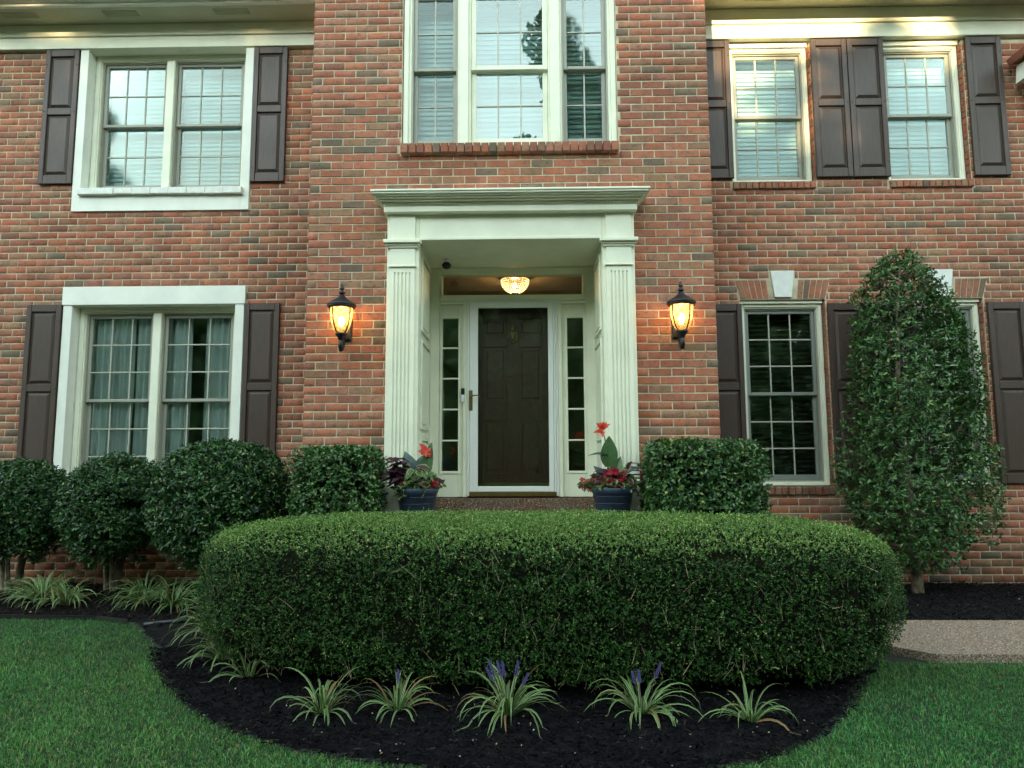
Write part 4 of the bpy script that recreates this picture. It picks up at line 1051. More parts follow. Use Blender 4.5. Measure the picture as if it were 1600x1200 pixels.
topc = Nq[:, 2] > rng.uniform(.22, .80, len(Q))          # painted-in sky light: paler top leaves thin out over the rounded edge
k &= (Q[:, 2] > -.40 + .04 * lump(Q, 4, 8)) & (Nq[:, 2] > -.75)
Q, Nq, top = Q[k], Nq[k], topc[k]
Pw = to_world(Q); Nw = np.stack([Nq[:, 0] * ch - Nq[:, 1] * sh_, Nq[:, 0] * sh_ + Nq[:, 1] * ch, Nq[:, 2]], 1)
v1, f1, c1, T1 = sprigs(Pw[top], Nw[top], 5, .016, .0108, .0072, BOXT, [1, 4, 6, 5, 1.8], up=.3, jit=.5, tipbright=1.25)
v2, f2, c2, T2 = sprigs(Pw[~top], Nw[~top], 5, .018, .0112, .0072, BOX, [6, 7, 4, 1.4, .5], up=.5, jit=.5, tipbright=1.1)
sh = rng.choice(len(Pw), 500, replace=False)
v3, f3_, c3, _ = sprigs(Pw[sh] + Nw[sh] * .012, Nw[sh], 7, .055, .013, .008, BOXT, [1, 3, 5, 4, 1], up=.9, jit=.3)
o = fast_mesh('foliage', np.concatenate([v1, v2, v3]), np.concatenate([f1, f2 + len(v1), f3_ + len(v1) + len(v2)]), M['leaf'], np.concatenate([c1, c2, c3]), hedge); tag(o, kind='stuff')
# inner twig mass
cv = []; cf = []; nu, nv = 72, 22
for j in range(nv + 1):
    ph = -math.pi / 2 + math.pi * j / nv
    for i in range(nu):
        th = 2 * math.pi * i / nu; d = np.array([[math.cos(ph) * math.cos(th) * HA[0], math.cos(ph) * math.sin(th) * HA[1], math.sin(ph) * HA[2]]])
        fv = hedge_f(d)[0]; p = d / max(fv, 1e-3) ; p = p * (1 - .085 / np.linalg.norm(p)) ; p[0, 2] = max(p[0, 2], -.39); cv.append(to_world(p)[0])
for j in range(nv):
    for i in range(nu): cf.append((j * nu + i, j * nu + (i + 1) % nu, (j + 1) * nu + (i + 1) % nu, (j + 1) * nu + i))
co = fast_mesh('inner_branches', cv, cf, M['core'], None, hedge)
tw = MB(); sel = rng.choice(np.where(~top)[0], 650, replace=False)
twig_tubes(tw, Pw[sel] + Nw[sel] * .01, norm(Nw[sel] * .3 + np.array([0, 0, 1]) + rng.normal(0, .55, (650, 3))), .11, .0014)
for xx in np.linspace(-1.9, 2.1, 13):
    yy = -1.5 + random.uniform(-.25, .25); tw.tube([(xx, yy, -.02), (xx + random.uniform(-.05, .05), yy, .2), (xx + random.uniform(-.1, .1), yy, .5)], [.018, .014, .01], 6)
tw.build('twigs', M['twig'], hedge)['kind'] = 'stuff'

HOLLY = [(.022, .072, .018), (.042, .120, .030), (.080, .175, .045), (.12, .23, .07), (.24, .27, .08)]
DARKH = [(.012, .046, .013), (.024, .082, .020), (.050, .14, .033), (.10, .21, .05), (.24, .25, .08)]
def ball_shrub(name, c, rad, base, label, n, stems, seed, L=.040, W_=.018, shell=.28, wts=(5, 6, 4, 1.2, .4), flat=5.0, xf=1.0):
    c = np.array(c); rad = np.array(rad)
    root = empty(name, base, label, 'shrub')
    fn = lambda Q: (np.abs(Q[:, 0] / rad[0]) ** 2.3 + np.abs(Q[:, 1] / rad[1]) ** 2.3 + np.abs(Q[:, 2] / rad[2]) ** 2.3) ** (1 / 2.3)
    Q, Nq, d = shell_points(fn, rad + .03, n, -shell, .0, .03, 5, seed)
    hole = lump(Q, 8, seed + 1); low = Q[:, 2] < -rad[2] * .62
    k = (hole < .55) & ~(low & (lump(Q, 6, seed + 5) > -.1) & (d > -.1))
    k &= rng.uniform(0, 1, len(Q)) < np.where(Q[:, 2] < -rad[2] * .3, .6, 1.0)
    Q, Nq = Q[k], Nq[k]
    v, f, cc_, T = sprigs(Q + c, Nq, 5, .045, L, W_, DARKH, wts, up=.35, shape6=True)
    tag(fast_mesh('foliage', v, f, M['leafg'], cc_, root), kind='stuff')
    st = MB(); b = Vector(base)
    for s in range(stems):
        a = 2 * math.pi * s / stems + random.uniform(-.4, .4); e = Vector(c) + Vector((math.cos(a) * rad[0] * .6, math.sin(a) * rad[1] * .5, rad[2] * random.uniform(-.1, .5)))
        s0 = b + Vector((math.cos(a) * .05, math.sin(a) * .05, -.03)); m1 = s0.lerp(e, .35) + Vector((-math.cos(a) * .06, 0, .05)); m2 = s0.lerp(e, .7)
        st.tube([s0, m1, m2, e], [.026, .020, .013, .006], 7)
        for q in range(6):
            t0 = m1.lerp(e, random.uniform(.0, .9)); d_ = Vector((random.uniform(-1, 1), random.uniform(-1, 1), random.uniform(.0, 1))).normalized() * random.uniform(.2, .42)
            st.tube([t0, t0 + d_ * .5 + Vector((0, 0, .02)), t0 + d_], [.007, .005, .002], 5)
    st.build('stems', M['bark'], root)
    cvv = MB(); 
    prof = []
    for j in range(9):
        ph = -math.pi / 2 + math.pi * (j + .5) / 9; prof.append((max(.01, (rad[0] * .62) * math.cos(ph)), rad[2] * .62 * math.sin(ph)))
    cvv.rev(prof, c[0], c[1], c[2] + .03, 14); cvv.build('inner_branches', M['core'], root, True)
    return root
ball_shrub('round_shrub', (-4.82, .40, .80), (.46, .42, .47), (-4.93, .50, .05), 'round dark green shrub at the left edge of the garden', 8000, 5, 21, L=.034, W_=.016)
ball_shrub('round_shrub', (-3.88, .38, .81), (.44, .42, .50), (-3.97, .55, .05), 'round dark green shrub on several bare stems, in the middle of the left three', 8000, 5, 33, L=.034, W_=.016)
ball_shrub('round_shrub', (-2.75, .15, .88), (.59, .50, .57), (-2.8, .2, .05), 'biggest round shrub, between the left window and the long hedge', 13000, 6, 45, L=.038, W_=.018)
ball_shrub('small_shrub', (5.22, .45, .42), (.25, .25, .34), (5.22, .45, .05), 'small dark shrub at the right edge beside the brick wall', 1800, 4, 57, L=.035, W_=.008)
def box_shrub(c, half, label, n, seed):
    c = np.array(c); half = np.array(half); root = empty('square_shrub', (c[0], c[1], 0), label, 'shrub')
    fn = lambda Q: (np.abs(Q[:, 0] / half[0]) ** 14 + np.abs(Q[:, 1] / half[1]) ** 12 + np.abs(Q[:, 2] / half[2]) ** 14) ** (1 / 14)
    Q, Nq, d = shell_points(fn, half + .02, n, -.15, .0, .008, 6, seed)
    hole = lump(Q, 9, seed + 1); k = hole < .55; Q, Nq = Q[k], Nq[k]
    v, f, cc_, T = sprigs(Q + c, Nq, 4, .03, .031, .021, HOLLY, (5, 6, 4, 2, .6), up=.3, shape6=True)
    tag(fast_mesh('foliage', v, f, M['leafg'], cc_, root), kind='stuff')
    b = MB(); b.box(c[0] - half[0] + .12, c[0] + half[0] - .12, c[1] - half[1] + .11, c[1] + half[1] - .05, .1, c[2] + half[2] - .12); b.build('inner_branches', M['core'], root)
    st = MB()
    for i in range(5): xx = c[0] + (i - 2) * half[0] * .35; st.tube([(xx, c[1], -.02), (xx + .04, c[1], .4), (xx, c[1], .9)], [.02, .015, .008], 6)
    st.build('stems', M['barkd'], root)
box_shrub((-1.545, -.42, .80), (.335, .24, .575), 'boxy clipped shrub left of the portico beside the left flower pot', 6500, 61)
box_shrub((1.45, -.42, .82), (.46, .25, .595), 'boxy clipped shrub right of the portico under the right lantern', 8500, 71)

# conical holly tree
ht = empty('holly_tree', (3.62, .42, .03), 'tall cone shaped holly tree in front of the right windows', 'tree')
prof_z = [.25, .40, .75, 1.1, 1.55, 2.0, 2.4, 2.8, 3.05, 3.17, 3.25]; prof_r = [.24, .52, .66, .69, .66, .59, .51, .42, .25, .15, .05]
n = 34000
Z_ = rng.uniform(.25, 3.25, n); Rm = np.interp(Z_, prof_z, prof_r)
u = rng.uniform(0, 1, n) ** .33; th = rng.uniform(0, 2 * np.pi, n)
keep = rng.uniform(0, 1, n) < (Rm / .75) ** 1.3
Z_, Rm, u, th = Z_[keep], Rm[keep], u[keep], th[keep]
cxn = np.interp(Z_, [0, 1.2, 2.4, 3.3], [3.69, 3.68, 3.65, 3.62])
rr = Rm * u * (1 + .07 * np.sin(th * 3 + Z_ * 4) + .05 * np.sin(th * 5 - Z_ * 7))
Px = cxn + rr * np.cos(th); Py = .40 + np.minimum(rr * .66, .48) * np.sin(th)
P3 = np.stack([Px, Py, Z_], 1); lm = lump(P3, 5, 5) + .5 * lump(P3, 12, 6)
thin = .30 - .20 * np.exp(-((Z_ - 1.35) / .5) ** 2) - .12 * (Z_ < .8)
leftlow = (Z_ < .95) & (Px < 3.45) & (Z_ < .95 - .0)
k = (lm < thin) & ~((Z_ < .50) & (Px < 3.40)) & ~((Z_ < .5) & (lm > .1))
k &= ~((((Px - 3.86) / .22) ** 2 + ((Z_ - 2.0) / .32) ** 2 < 1) & (rng.uniform(0, 1, len(Z_)) < .6)) & ~((((Px - 3.62) / .35) ** 2 + ((Z_ - 1.25) / .22) ** 2 < 1) & (rng.uniform(0, 1, len(Z_)) < .5))
P3, th, u = P3[k], th[k], u[k]
P3 = P3[:5200]; th = th[:5200]
N3 = norm(np.stack([np.cos(th), np.sin(th) * .8, np.full(len(th), .35)], 1))
v, f, c_, T = sprigs(P3, N3, 6, .055, .040, .019, HOLLY, (4, 6, 5, 2.2, .5), up=.3, shape6=True)
tag(fast_mesh('crown', v, f, M['leafg'], c_, ht), kind='stuff')
tk = MB()
tk.tube([(3.62, .44, -.05), (3.61, .43, .25), (3.585, .42, .8), (3.555, .41, 1.4), (3.54, .41, 2.0), (3.57, .40, 2.6), (3.62, .40, 3.1)], [.058, .046, .038, .031, .023, .014, .006], 10)
tk.build('trunk', M['bark'], ht, True)
lb = MB()
for i in range(64):
    zz_ = .5 + i * .042; a = i * 2.4; ln = float(np.interp(zz_, prof_z, prof_r)) * .85; xx = float(np.interp(zz_, [0, .8, 1.4, 2, 2.6, 3.2], [3.62, 3.585, 3.555, 3.54, 3.57, 3.62]))
    s0 = Vector((xx, .41, zz_)); e = s0 + Vector((math.cos(a) * ln, math.sin(a) * ln * .6, ln * .5))
    md = s0.lerp(e, .5) + Vector((0, 0, -.03)); lb.tube([s0, md, e], [.011, .007, .003], 5)
    for q in range(3):
        t0 = s0.lerp(e, random.uniform(.35, .95)); d_ = Vector((random.uniform(-1, 1), random.uniform(-.6, .6), random.uniform(-.2, 1))).normalized() * .17
        lb.tube([t0, t0 + d_], [.004, .0015], 4)
lb.build('limbs', M['barkd'], ht)['kind'] = 'stuff'

# ---- liriope clumps with striped blades
def clump(x, y, label, nb, ln, seed, flowers=0, cream=1.0, cat='grass plant', grp=None, zb=None, flop=1.0):
    r = np.random.default_rng(seed); g0 = zb if zb is not None else float(mound(np.array(x), np.array(y))) - .005
    root = empty('liriope_plant', (x, y, g0), label, cat, grp)
    V_ = []; F_ = []; Cc = []; ns = 8
    for b in range(nb):
        a = r.uniform(0, 2 * np.pi); el = r.uniform(.50, 1.40); L_ = ln * r.uniform(.5, 1.08); w = r.uniform(.0045, .0075)
        p = np.array([x + math.cos(a) * r.uniform(0, .03), y + math.sin(a) * r.uniform(0, .03), g0]); seg = L_ / ns
        gw = .098 * flop * r.uniform(.6, 1.6)
        sd = np.array([-math.sin(a), math.cos(a), 0]) ; tw_ = r.uniform(-.5, .5)
        base = len(V_); br = r.uniform(.7, 1.2)
        green = np.array([.040, .12, .022]) * br; cr = (np.array([.30, .40, .17]) * cream + green * (1 - cream)) * br
        if r.random() < .07: green = np.array([.16, .10, .04]) * br; cr = green * 1.5
        da = r.uniform(-.06, .06)
        for s in range(ns + 1):
            ww = w * (1 - (s / ns) ** 3) + .0004
            d = np.array([math.cos(a) * math.cos(el), math.sin(a) * math.cos(el), math.sin(el)]); up = np.cross(sd, d)
            side = sd * math.cos(tw_) + up * math.sin(tw_)
            for kk, cc_ in ((-1, cr), (-.42, cr), (-.40, green), (.40, green), (.42, cr), (1, cr)):
                V_.append(p + side * ww * kk + up * (ww * .35 * abs(kk))); Cc.append(cc_)
            p = p + d * seg; el -= gw * (s * .55 + .6) + .02; a += da
            if p[2] < g0 + .008: p[2] = g0 + .008; el = max(el, -.05)
        for s in range(ns):
            for kk in range(5):
                q = base + s * 6 + kk; F_.append((q, q + 1, q + 7, q + 6))
    tag(fast_mesh('blades', V_, F_, M['lir'], Cc, root, smooth=False), kind='stuff')
    for i in range(flowers):
        a = r.uniform(0, 6.28); fx, fy = x + math.cos(a) * .10 * r.uniform(.4, 1.6), y + math.sin(a) * .06; hh = ln * r.uniform(.55, .82)
        fs_ = MB(); pts = [(x + (fx - x) * t, y + (fy - y) * t, g0 + hh * t) for t in (0, .5, 1)]; fs_.tube(pts, .002, 5, M['barkd'])
        vv_ = []
        for k_ in range(26):
            t = k_ / 26; pz = g0 + hh * (.72 + .28 * t); rr_ = .008 * (1 - t * .6); aa = k_ * 2.4
            q0 = Vector((x + (fx - x) * (.72 + .28 * t) + rr_ * math.cos(aa), y + (fy - y) * (.72 + .28 * t) + rr_ * math.sin(aa), pz)); s_ = .0045
            fs_.face([q0 + Vector((s_, 0, 0)), q0 + Vector((0, s_, .003)), q0 + Vector((-s_, 0, 0))], M['violet']); fs_.face([q0 + Vector((0, -s_, 0)), q0 + Vector((0, 0, s_)), q0 + Vector((0, s_, 0))], M['violet'])
            fs_.face([q0 + Vector((s_, 0, 0)), q0 + Vector((0, 0, s_ * 1.4)), q0 + Vector((-s_, 0, 0)), q0 + Vector((0, -s_, -s_))], M['violet'])
        fs_.build('flower_spike', None, root)
    return root
G1 = 'striped liriope clumps in the mulch before the hedge'; G2 = 'liriope clumps along the left edge of the bed'
clump(-1.03, -2.52, 'leftmost striped liriope in front of the long hedge', 50, .31, 1, 0, .8, grp=G1)
clump(-.66, -2.45, 'second striped liriope from the left in front of the hedge, with a single violet spike', 38, .31, 2, 1, .75, grp=G1)
clump(-.09, -2.52, 'largest striped liriope before the hedge centre with several violet flower spikes', 66, .38, 3, 6, .85, grp=G1)
clump(.58, -2.48, 'striped liriope with three violet spikes, second from the right before the hedge', 50, .36, 4, 3, .8, grp=G1)
clump(1.10, -2.56, 'rightmost striped liriope before the hedge', 30, .31, 5, 0, .7, grp=G1)
clump(-4.27, .02, 'wide pale liriope clump at the far left below the first round shrub', 140, .46, 6, 0, 1.0, grp=G2)
clump(-4.02, -.02, 'pale liriope clump touching the right side of the far left one', 90, .40, 7, 0, 1.0, grp=G2)
clump(-3.32, -.05, 'bright green liriope clump below the many stemmed shrub', 120, .46, 8, 0, .55, grp=G2)
clump(-3.02, -.15, 'green and cream liriope clump at the corner of the lawn', 110, .44, 9, 0, .6, grp=G2)
clump(-2.86, .30, 'dark green liriope in the shade behind the corner clump', 70, .40, 10, 0, .15, grp=G2)
clump(-2.52, -.50, 'liriope beside the black edging near the hedge end', 80, .42, 12, 0, .55, grp=G2)
clump(-2.25, -1.05, 'pale liriope leaning out from the left end of the hedge', 80, .42, 13, 0, .95, grp=G2)
clump(-1.93, -1.60, 'liriope under the lower left corner of the hedge', 60, .40, 14, 0, .9, grp=G2)
clump(-1.62, -1.98, 'small liriope tuft half hidden below the front left of the hedge', 26, .28, 15, 0, .8, grp=G2)

# ---- flower pots
def leaf_obj(name, base, direc, up, L, W, mat, root, bend=.25, segs=6, edge=None, fold=.18, wave=0):
    d = Vector(direc).normalized(); s = d.cross(Vector(up)).normalized(); u = s.cross(d)
    mb = MB(); rows = []; b = Vector(base)
    for i in range(segs + 1):
        t = i / segs; w = W * .5 * (math.sin(math.pi * min(1, (t * .92 + .06)) ** .8)) if i < segs else .0005
        c = b + d * L * t - u * (bend * L * t * t); wv = wave * math.sin(i * 2.6) * W
        rows.append([c - s * w + u * (w * fold * 2 + wv), c - s * w * .72 + u * (w * fold * 1.4), c, c + s * w * .72 + u * (w * fold * 1.4), c + s * w + u * (w * fold * 2 - wv)])
    for i in range(segs):
        for k in range(4):
            m_ = edge if (edge and k in (0, 3)) else mat
            mb.face([rows[i][k], rows[i][k + 1], rows[i + 1][k + 1], rows[i + 1][k]], m_)
    return mb.build(name, None, root, True)
def blossom(root, p, r, mat, name='petunia_flower', n=5, seed=0):
    rr_ = random.Random(seed); mb = MB(); p = Vector(p); ax = Vector((rr_.uniform(-.5, .5), -1, rr_.uniform(-.1, .7))).normalized(); s = ax.cross(Vector((0, 0, 1))).normalized(); u = s.cross(ax)
    for i in range(n):
        a = 2 * math.pi * i / n + rr_.uniform(-.1, .1); a1, a2 = a - .5, a + .5
        mb.face([p - ax * r * .3, p + (s * math.cos(a1) + u * math.sin(a1)) * r * .8 + ax * r * .15, p + (s * math.cos(a) + u * math.sin(a)) * r * 1.05 + ax * r * rr_.uniform(-.1, .2), p + (s * math.cos(a2) + u * math.sin(a2)) * r * .8 + ax * r * .15])
    return mb.build(name, mat, root)
def pot_base(x, y, label):
    root = empty('flower_pot', (x, y, porch_z), label, 'flower pot', 'navy flower pots beside the door')
    H_ = z(-.262) - porch_z; mb = MB(); nseg = 40; prof = []
    mb.rev([(.120, 0), (.124, .004), (.166, H_ - .045), (.172, H_ - .043), (.177, H_ - .004), (.174, H_), (.160, H_), (.156, H_ - .05)], x, y, porch_z, nseg)
    mb.build('pot', M['navy'], root, True)
    for i in range(4):
        t = .2 + i * .19; mb = MB(); rr_ = .124 + (.166 - .124) * t / (1 - .045 / H_); mb.rev([(rr_ - .003, -.004), (rr_ + .0035, 0), (rr_ - .003, .004)], x, y, porch_z + H_ * t, nseg); mb.build('rib', M['navy'], root, True)
    mb = MB(); mb.rev([(.155, -.06), (.155, -.03), (.02, -.015)], x, y, porch_z + H_, 24); mb.build('soil', M['soil'], root)
    return root, porch_z + H_
def mass(root, x, y, zt, n, rx, rz, L, W, name, palette, seed, xo=0, zo=0, ny=.14):
    r = np.random.default_rng(seed)
    th = r.uniform(0, 2 * np.pi, n); rr_ = np.sqrt(r.uniform(0, 1, n)); P = np.stack([x + xo + rr_ * np.cos(th) * rx, y + rr_ * np.sin(th) * ny, zt + zo + r.uniform(-.3, 1, n) * rz * (1 - rr_ * .6)], 1)
    Nn = norm(np.stack([np.cos(th) * rr_, np.sin(th) * rr_ - .3, np.full(n, .6)], 1))
    v, f, c_, T = sprigs(P, Nn, 4, .03, L, W, palette, [1] * len(palette), up=.2, shape6=True)
    tag(fast_mesh(name, v, f, M['leafg'], c_, root), kind='stuff')
YP = -.33
# left pot
px = -.905
root, zt = pot_base(px, YP, 'navy pot left of the door with dark purple and lime leaves and a coral bloom')
GRN = [(.05, .09, .03), (.09, .14, .05), (.14, .17, .06)]
mass(root, px, YP, zt, 150, .20, .12, .045, .026, 'trailing_greenery', GRN, 101)
mass(root, px, YP - .12, zt, 30, .06, .11, .03, .018, 'trailing_sprig', GRN, 102, xo=-.09, zo=-.06, ny=.02)
rr = random.Random(3)
for i in range(24):
    a = rr.uniform(2.0, 4.4); e = rr.uniform(-.1, .9); ox = px - .10 + rr.uniform(-.06, .05)
    leaf_obj('purple_leaf', (ox, YP - rr.uniform(0, .08), zt + rr.uniform(.05, .22)), (math.cos(a) * 1.0, -abs(math.sin(a)) * .5, e * .5), (0, -.4, 1), rr.uniform(.12, .18), rr.uniform(.055, .075), M['purple'], root, .35, wave=.08)
for i in range(7):
    leaf_obj('purple_leaf', (px + .09, YP - rr.uniform(-.05, .06), zt + rr.uniform(.04, .09)), (rr.uniform(.3, 1), -.3, rr.uniform(-.2, .6)), (0, -.4, 1), rr.uniform(.10, .14), .055, M['purple'], root, .4)
for i in range(34):
    a = rr.uniform(-2.9, -.2); leaf_obj('lime_edged_leaf', (px + .03 + rr.uniform(-.10, .10), YP - rr.uniform(.04, .13), zt + rr.uniform(.0, .17)), (math.cos(a) * .7, -.5, rr.uniform(-.9, .5)), (0, -.8, .7), rr.uniform(.075, .115), rr.uniform(.05, .068), M['purple'] if i % 3 == 0 else M['canna'], root, .3, edge=M['lime'])
leaf_obj('canna_leaf', (px + .045, YP, zt + .05), (.22, -.1, 1), (0, -1, .1), .34, .11, M['canna'], root, .1, 8)
leaf_obj('canna_leaf', (px - .02, YP, zt + .04), (-.25, -.1, .9), (.3, -1, .1), .28, .15, M['cannab'], root, .25, 8)
leaf_obj('canna_leaf', (px + .0, YP + .02, zt + .03), (.1, .1, 1), (0, -1, .1), .25, .15, M['cannab'], root, .2, 8)
f = MB(); f.tube([(px + .03, YP, zt), (px + .04, YP, zt + .18), (px + .065, YP - .01, zt + .30)], [.007, .005, .003], 6); f.build('canna_stem', M['green'], root)
for i in range(16): leaf_obj('coral_petal', (px + .068, YP - .015, zt + .30 + rr.uniform(-.03, .03)), (rr.uniform(-1, 1), -.5, rr.uniform(-.5, 1)), (0, -1, .3), rr.uniform(.045, .07), .042, M['coral'], root, .5, 5, wave=.15)
for i in range(9): blossom(root, (px + rr.choice([-.12, -.09, .14, .16, .02]) + rr.uniform(-.02, .02), YP - .12, zt + rr.uniform(-.01, .07)), .02, M['red'], seed=i)
# right pot
px = .727
root, zt = pot_base(px, YP, 'navy pot right of the door with red flowers and a tall canna')
mass(root, px, YP, zt, 150, .20, .12, .042, .025, 'trailing_greenery', GRN, 111)
mass(root, px, YP - .03, zt, 40, .07, .06, .032, .02, 'trailing_sprig', GRN, 112, xo=-.20, zo=.0, ny=.04)
for i in range(16):
    a = rr.uniform(0, 6.28); leaf_obj('maroon_leaf', (px - .05 + rr.uniform(-.06, .06), YP - rr.uniform(.0, .08), zt + rr.uniform(.05, .20)), (math.cos(a), -.4, rr.uniform(-.3, .6)), (0, -.5, 1), rr.uniform(.11, .15), .065, M['maroon'] if i % 2 else M['purple'], root, .35, wave=.08)
for i in range(10):
    leaf_obj('purple_leaf', (px + .13, YP + rr.uniform(-.05, .03), zt + rr.uniform(.06, .20)), (1, -.15, rr.uniform(-.35, .35)), (0, -.3, 1), rr.uniform(.13, .20), .03, M['purple'], root, .35)
for i in range(14):
    leaf_obj('lime_edged_leaf', (px + .06 + rr.uniform(-.05, .09), YP - rr.uniform(.02, .10), zt + rr.uniform(.0, .18)), (rr.uniform(-1, 1), -.5, rr.uniform(-.6, .6)), (0, -.8, .7), rr.uniform(.075, .11), .055, M['green'] if i % 2 else M['purple'], root, .3, edge=M['lime'])
for i in range(24): blossom(root, (px + rr.uniform(-.06, .06) + rr.choice([-.0, -.04, .03]), YP - .13, zt + rr.uniform(-.02, .14)), .026, M['red'], seed=50 + i)
for i in range(9): blossom(root, (px - .20 + rr.uniform(-.06, .05), YP - .06, zt + rr.uniform(-.02, .07)), .021, M['coral'] if i % 2 else M['red'], seed=90 + i)
f = MB(); f.tube([(px - .03, YP, zt), (px - .035, YP, zt + .2), (px - .05, YP - .01, zt + .38), (px - .075, YP - .015, zt + .47)], [.009, .007, .005, .003], 6); f.build('canna_stem', M['green'], root)
leaf_obj('canna_leaf', (px - .035, YP, zt + .17), (.06, -.12, 1), (.1, -1, .1), .26, .15, M['canna'], root, .08, 8)
leaf_obj('canna_leaf', (px - .035, YP - .01, zt + .27), (-1, -.2, .15), (0, -.3, 1), .17, .06, M['cannab'], root, .2, 8)
leaf_obj('canna_leaf', (px - .02, YP, zt + .04), (-.8, -.2, .9), (-.2, -1, .6), .19, .09, M['cannab'], root, .2, 8)
leaf_obj('canna_leaf', (px - .01, YP - .02, zt + .05), (.35, -.1, .85), (.1, -1, .2), .22, .12, M['canna'], root, .25, 8)
leaf_obj('canna_leaf', (px + .0, YP - .03, zt + .06), (1, -.2, .65), (-.3, -.7, 1), .24, .07, M['cannab'], root, .15, 8)
for i in range(12): leaf_obj('coral_petal', (px - .078, YP - .015, zt + .47 + rr.uniform(-.01, .02)), (rr.uniform(-1, 1), -.5, rr.uniform(-.2, 1)), (0, -1, .3), rr.uniform(.05, .08), .036, M['coral'], root, .4, 5, wave=.15)

# ---- black lawn edging and drain pipe end at the corner of the left lawn
eg = empty('lawn_edging', (-3.2, -.5, 0), 'black plastic strip edging the left lawn against the mulch', 'lawn edging')
f = MB(); e_pts = [(-9, -.405), (-5.2, -.425), (-4.3, -.435), (-3.48, -.475), (-3.15, -.60)]
for i in range(len(e_pts) - 1):
    (xa, ya), (xb, yb_) = e_pts[i], e_pts[i + 1]; f.v += [(xa, ya, -.03), (xb, yb_, -.03), (xb, yb_, .04), (xa, ya, .04), (xa, ya + .012, -.03), (xb, yb_ + .012, -.03), (xb, yb_ + .012, .04), (xa, ya + .012, .04)]
    b0 = i * 8
    for q_ in ((0, 1, 2, 3), (5, 4, 7, 6), (3, 2, 6, 7)): f.f.append(tuple(b0 + k for k in q_)); f.mi.append(0)
f.build('strip', M['black'], eg)
dp = empty('drain_pipe', (-2.9, -.7, 0), 'short black drain pipe end lying at the lawn corner', 'drain pipe')
f = MB(); f.tube([(-2.55, -.45, .035), (-2.75, -.62, .03), (-2.95, -.72, .025)], .022, 12); f.build('pipe', M['black'], dp, True)
f = MB(); f.box(-2.86, -2.80, -.78, -.73, 0, .05); f.build('elbow', M['black'], dp)

# ---- grass blades
def in_view(x, y):
    d = y + 6.1
    return (np.abs(x) < d * .80 + .5)
def make_grass(n, x0, x1, y0, y1, name):
    x = rng.uniform(x0, x1, n); y = rng.uniform(y0, y1, n)
    dens = np.clip(1.15 - (y + 3.9) * .22, .45, 1)
    edge = .018 * np.sin(x * 23) * np.cos(y * 19) + rng.uniform(-.03, .01, n)
    k = ~(inside(BED, x, y) & inside(BED, x + edge, y + edge) & inside(BED, x - edge, y - np.abs(edge) - .012)) & in_view(x, y) & (rng.uniform(0, 1, n) < dens) & ~((x > 2.30) & (y > -1.60)) & ~((y > -.4))
    dead = lump(np.stack([x, y, 0 * x], 1), 3.5, 77)
    bald = (np.hypot((x - 1.95) / .9, y + 2.35) < .30 * rng.uniform(0, 1.2, n)) & (rng.uniform(0, 1, n) < .55)
    bald |= (np.hypot(x + 2.62, y + 1.1) < .25 * rng.uniform(0, 1.2, n)) & (rng.uniform(0, 1, n) < .6)
    k &= ~bald
    x, y, dead = x[k], y[k], dead[k]; n = len(x)
    h = rng.uniform(.014, .036, n) * (1 + .15 * dead); a = rng.uniform(0, 2 * np.pi, n); lean = rng.uniform(.1, 1.3, n); w = rng.uniform(.0010, .0021, n)
    a2 = rng.uniform(0, 2 * np.pi, n)
    P = np.stack([x, y, np.full(n, -.002)], 1); dr_ = np.stack([np.cos(a), np.sin(a), 0 * a], 1); sd_ = np.stack([np.cos(a2), np.sin(a2), 0 * a], 1) * w[:, None]
    upv = np.array([0, 0, 1.0])
    mid = P + upv * (h * .6)[:, None] + dr_ * (h * lean * .3)[:, None]; tip = P + upv * (h * (1 - .35 * lean))[:, None] + dr_ * (h * lean * .95)[:, None]
    v = np.stack([P - sd_, P + sd_, mid + sd_ * .8, mid - sd_ * .8, tip], 1).reshape(-1, 3)
    b = np.arange(n)[:, None] * 5
    f = np.concatenate([b + np.array([[0, 1, 2]]), b + np.array([[0, 2, 3]]), b + np.array([[3, 2, 4]])])
    c = leaf_colors(n, [(.040, .155, .034), (.068, .24, .052), (.14, .37, .11), (.21, .32, .08), (.38, .31, .15)], [4, 6, 4, 1.0, .5], .28)
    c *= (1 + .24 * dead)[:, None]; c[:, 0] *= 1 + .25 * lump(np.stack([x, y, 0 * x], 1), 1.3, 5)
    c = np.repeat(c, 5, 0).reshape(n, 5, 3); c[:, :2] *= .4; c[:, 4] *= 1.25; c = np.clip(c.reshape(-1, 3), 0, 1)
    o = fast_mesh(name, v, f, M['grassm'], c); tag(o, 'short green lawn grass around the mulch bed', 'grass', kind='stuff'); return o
make_grass(620000, -5.6, 4.6, -4.0, -.35, 'grass')

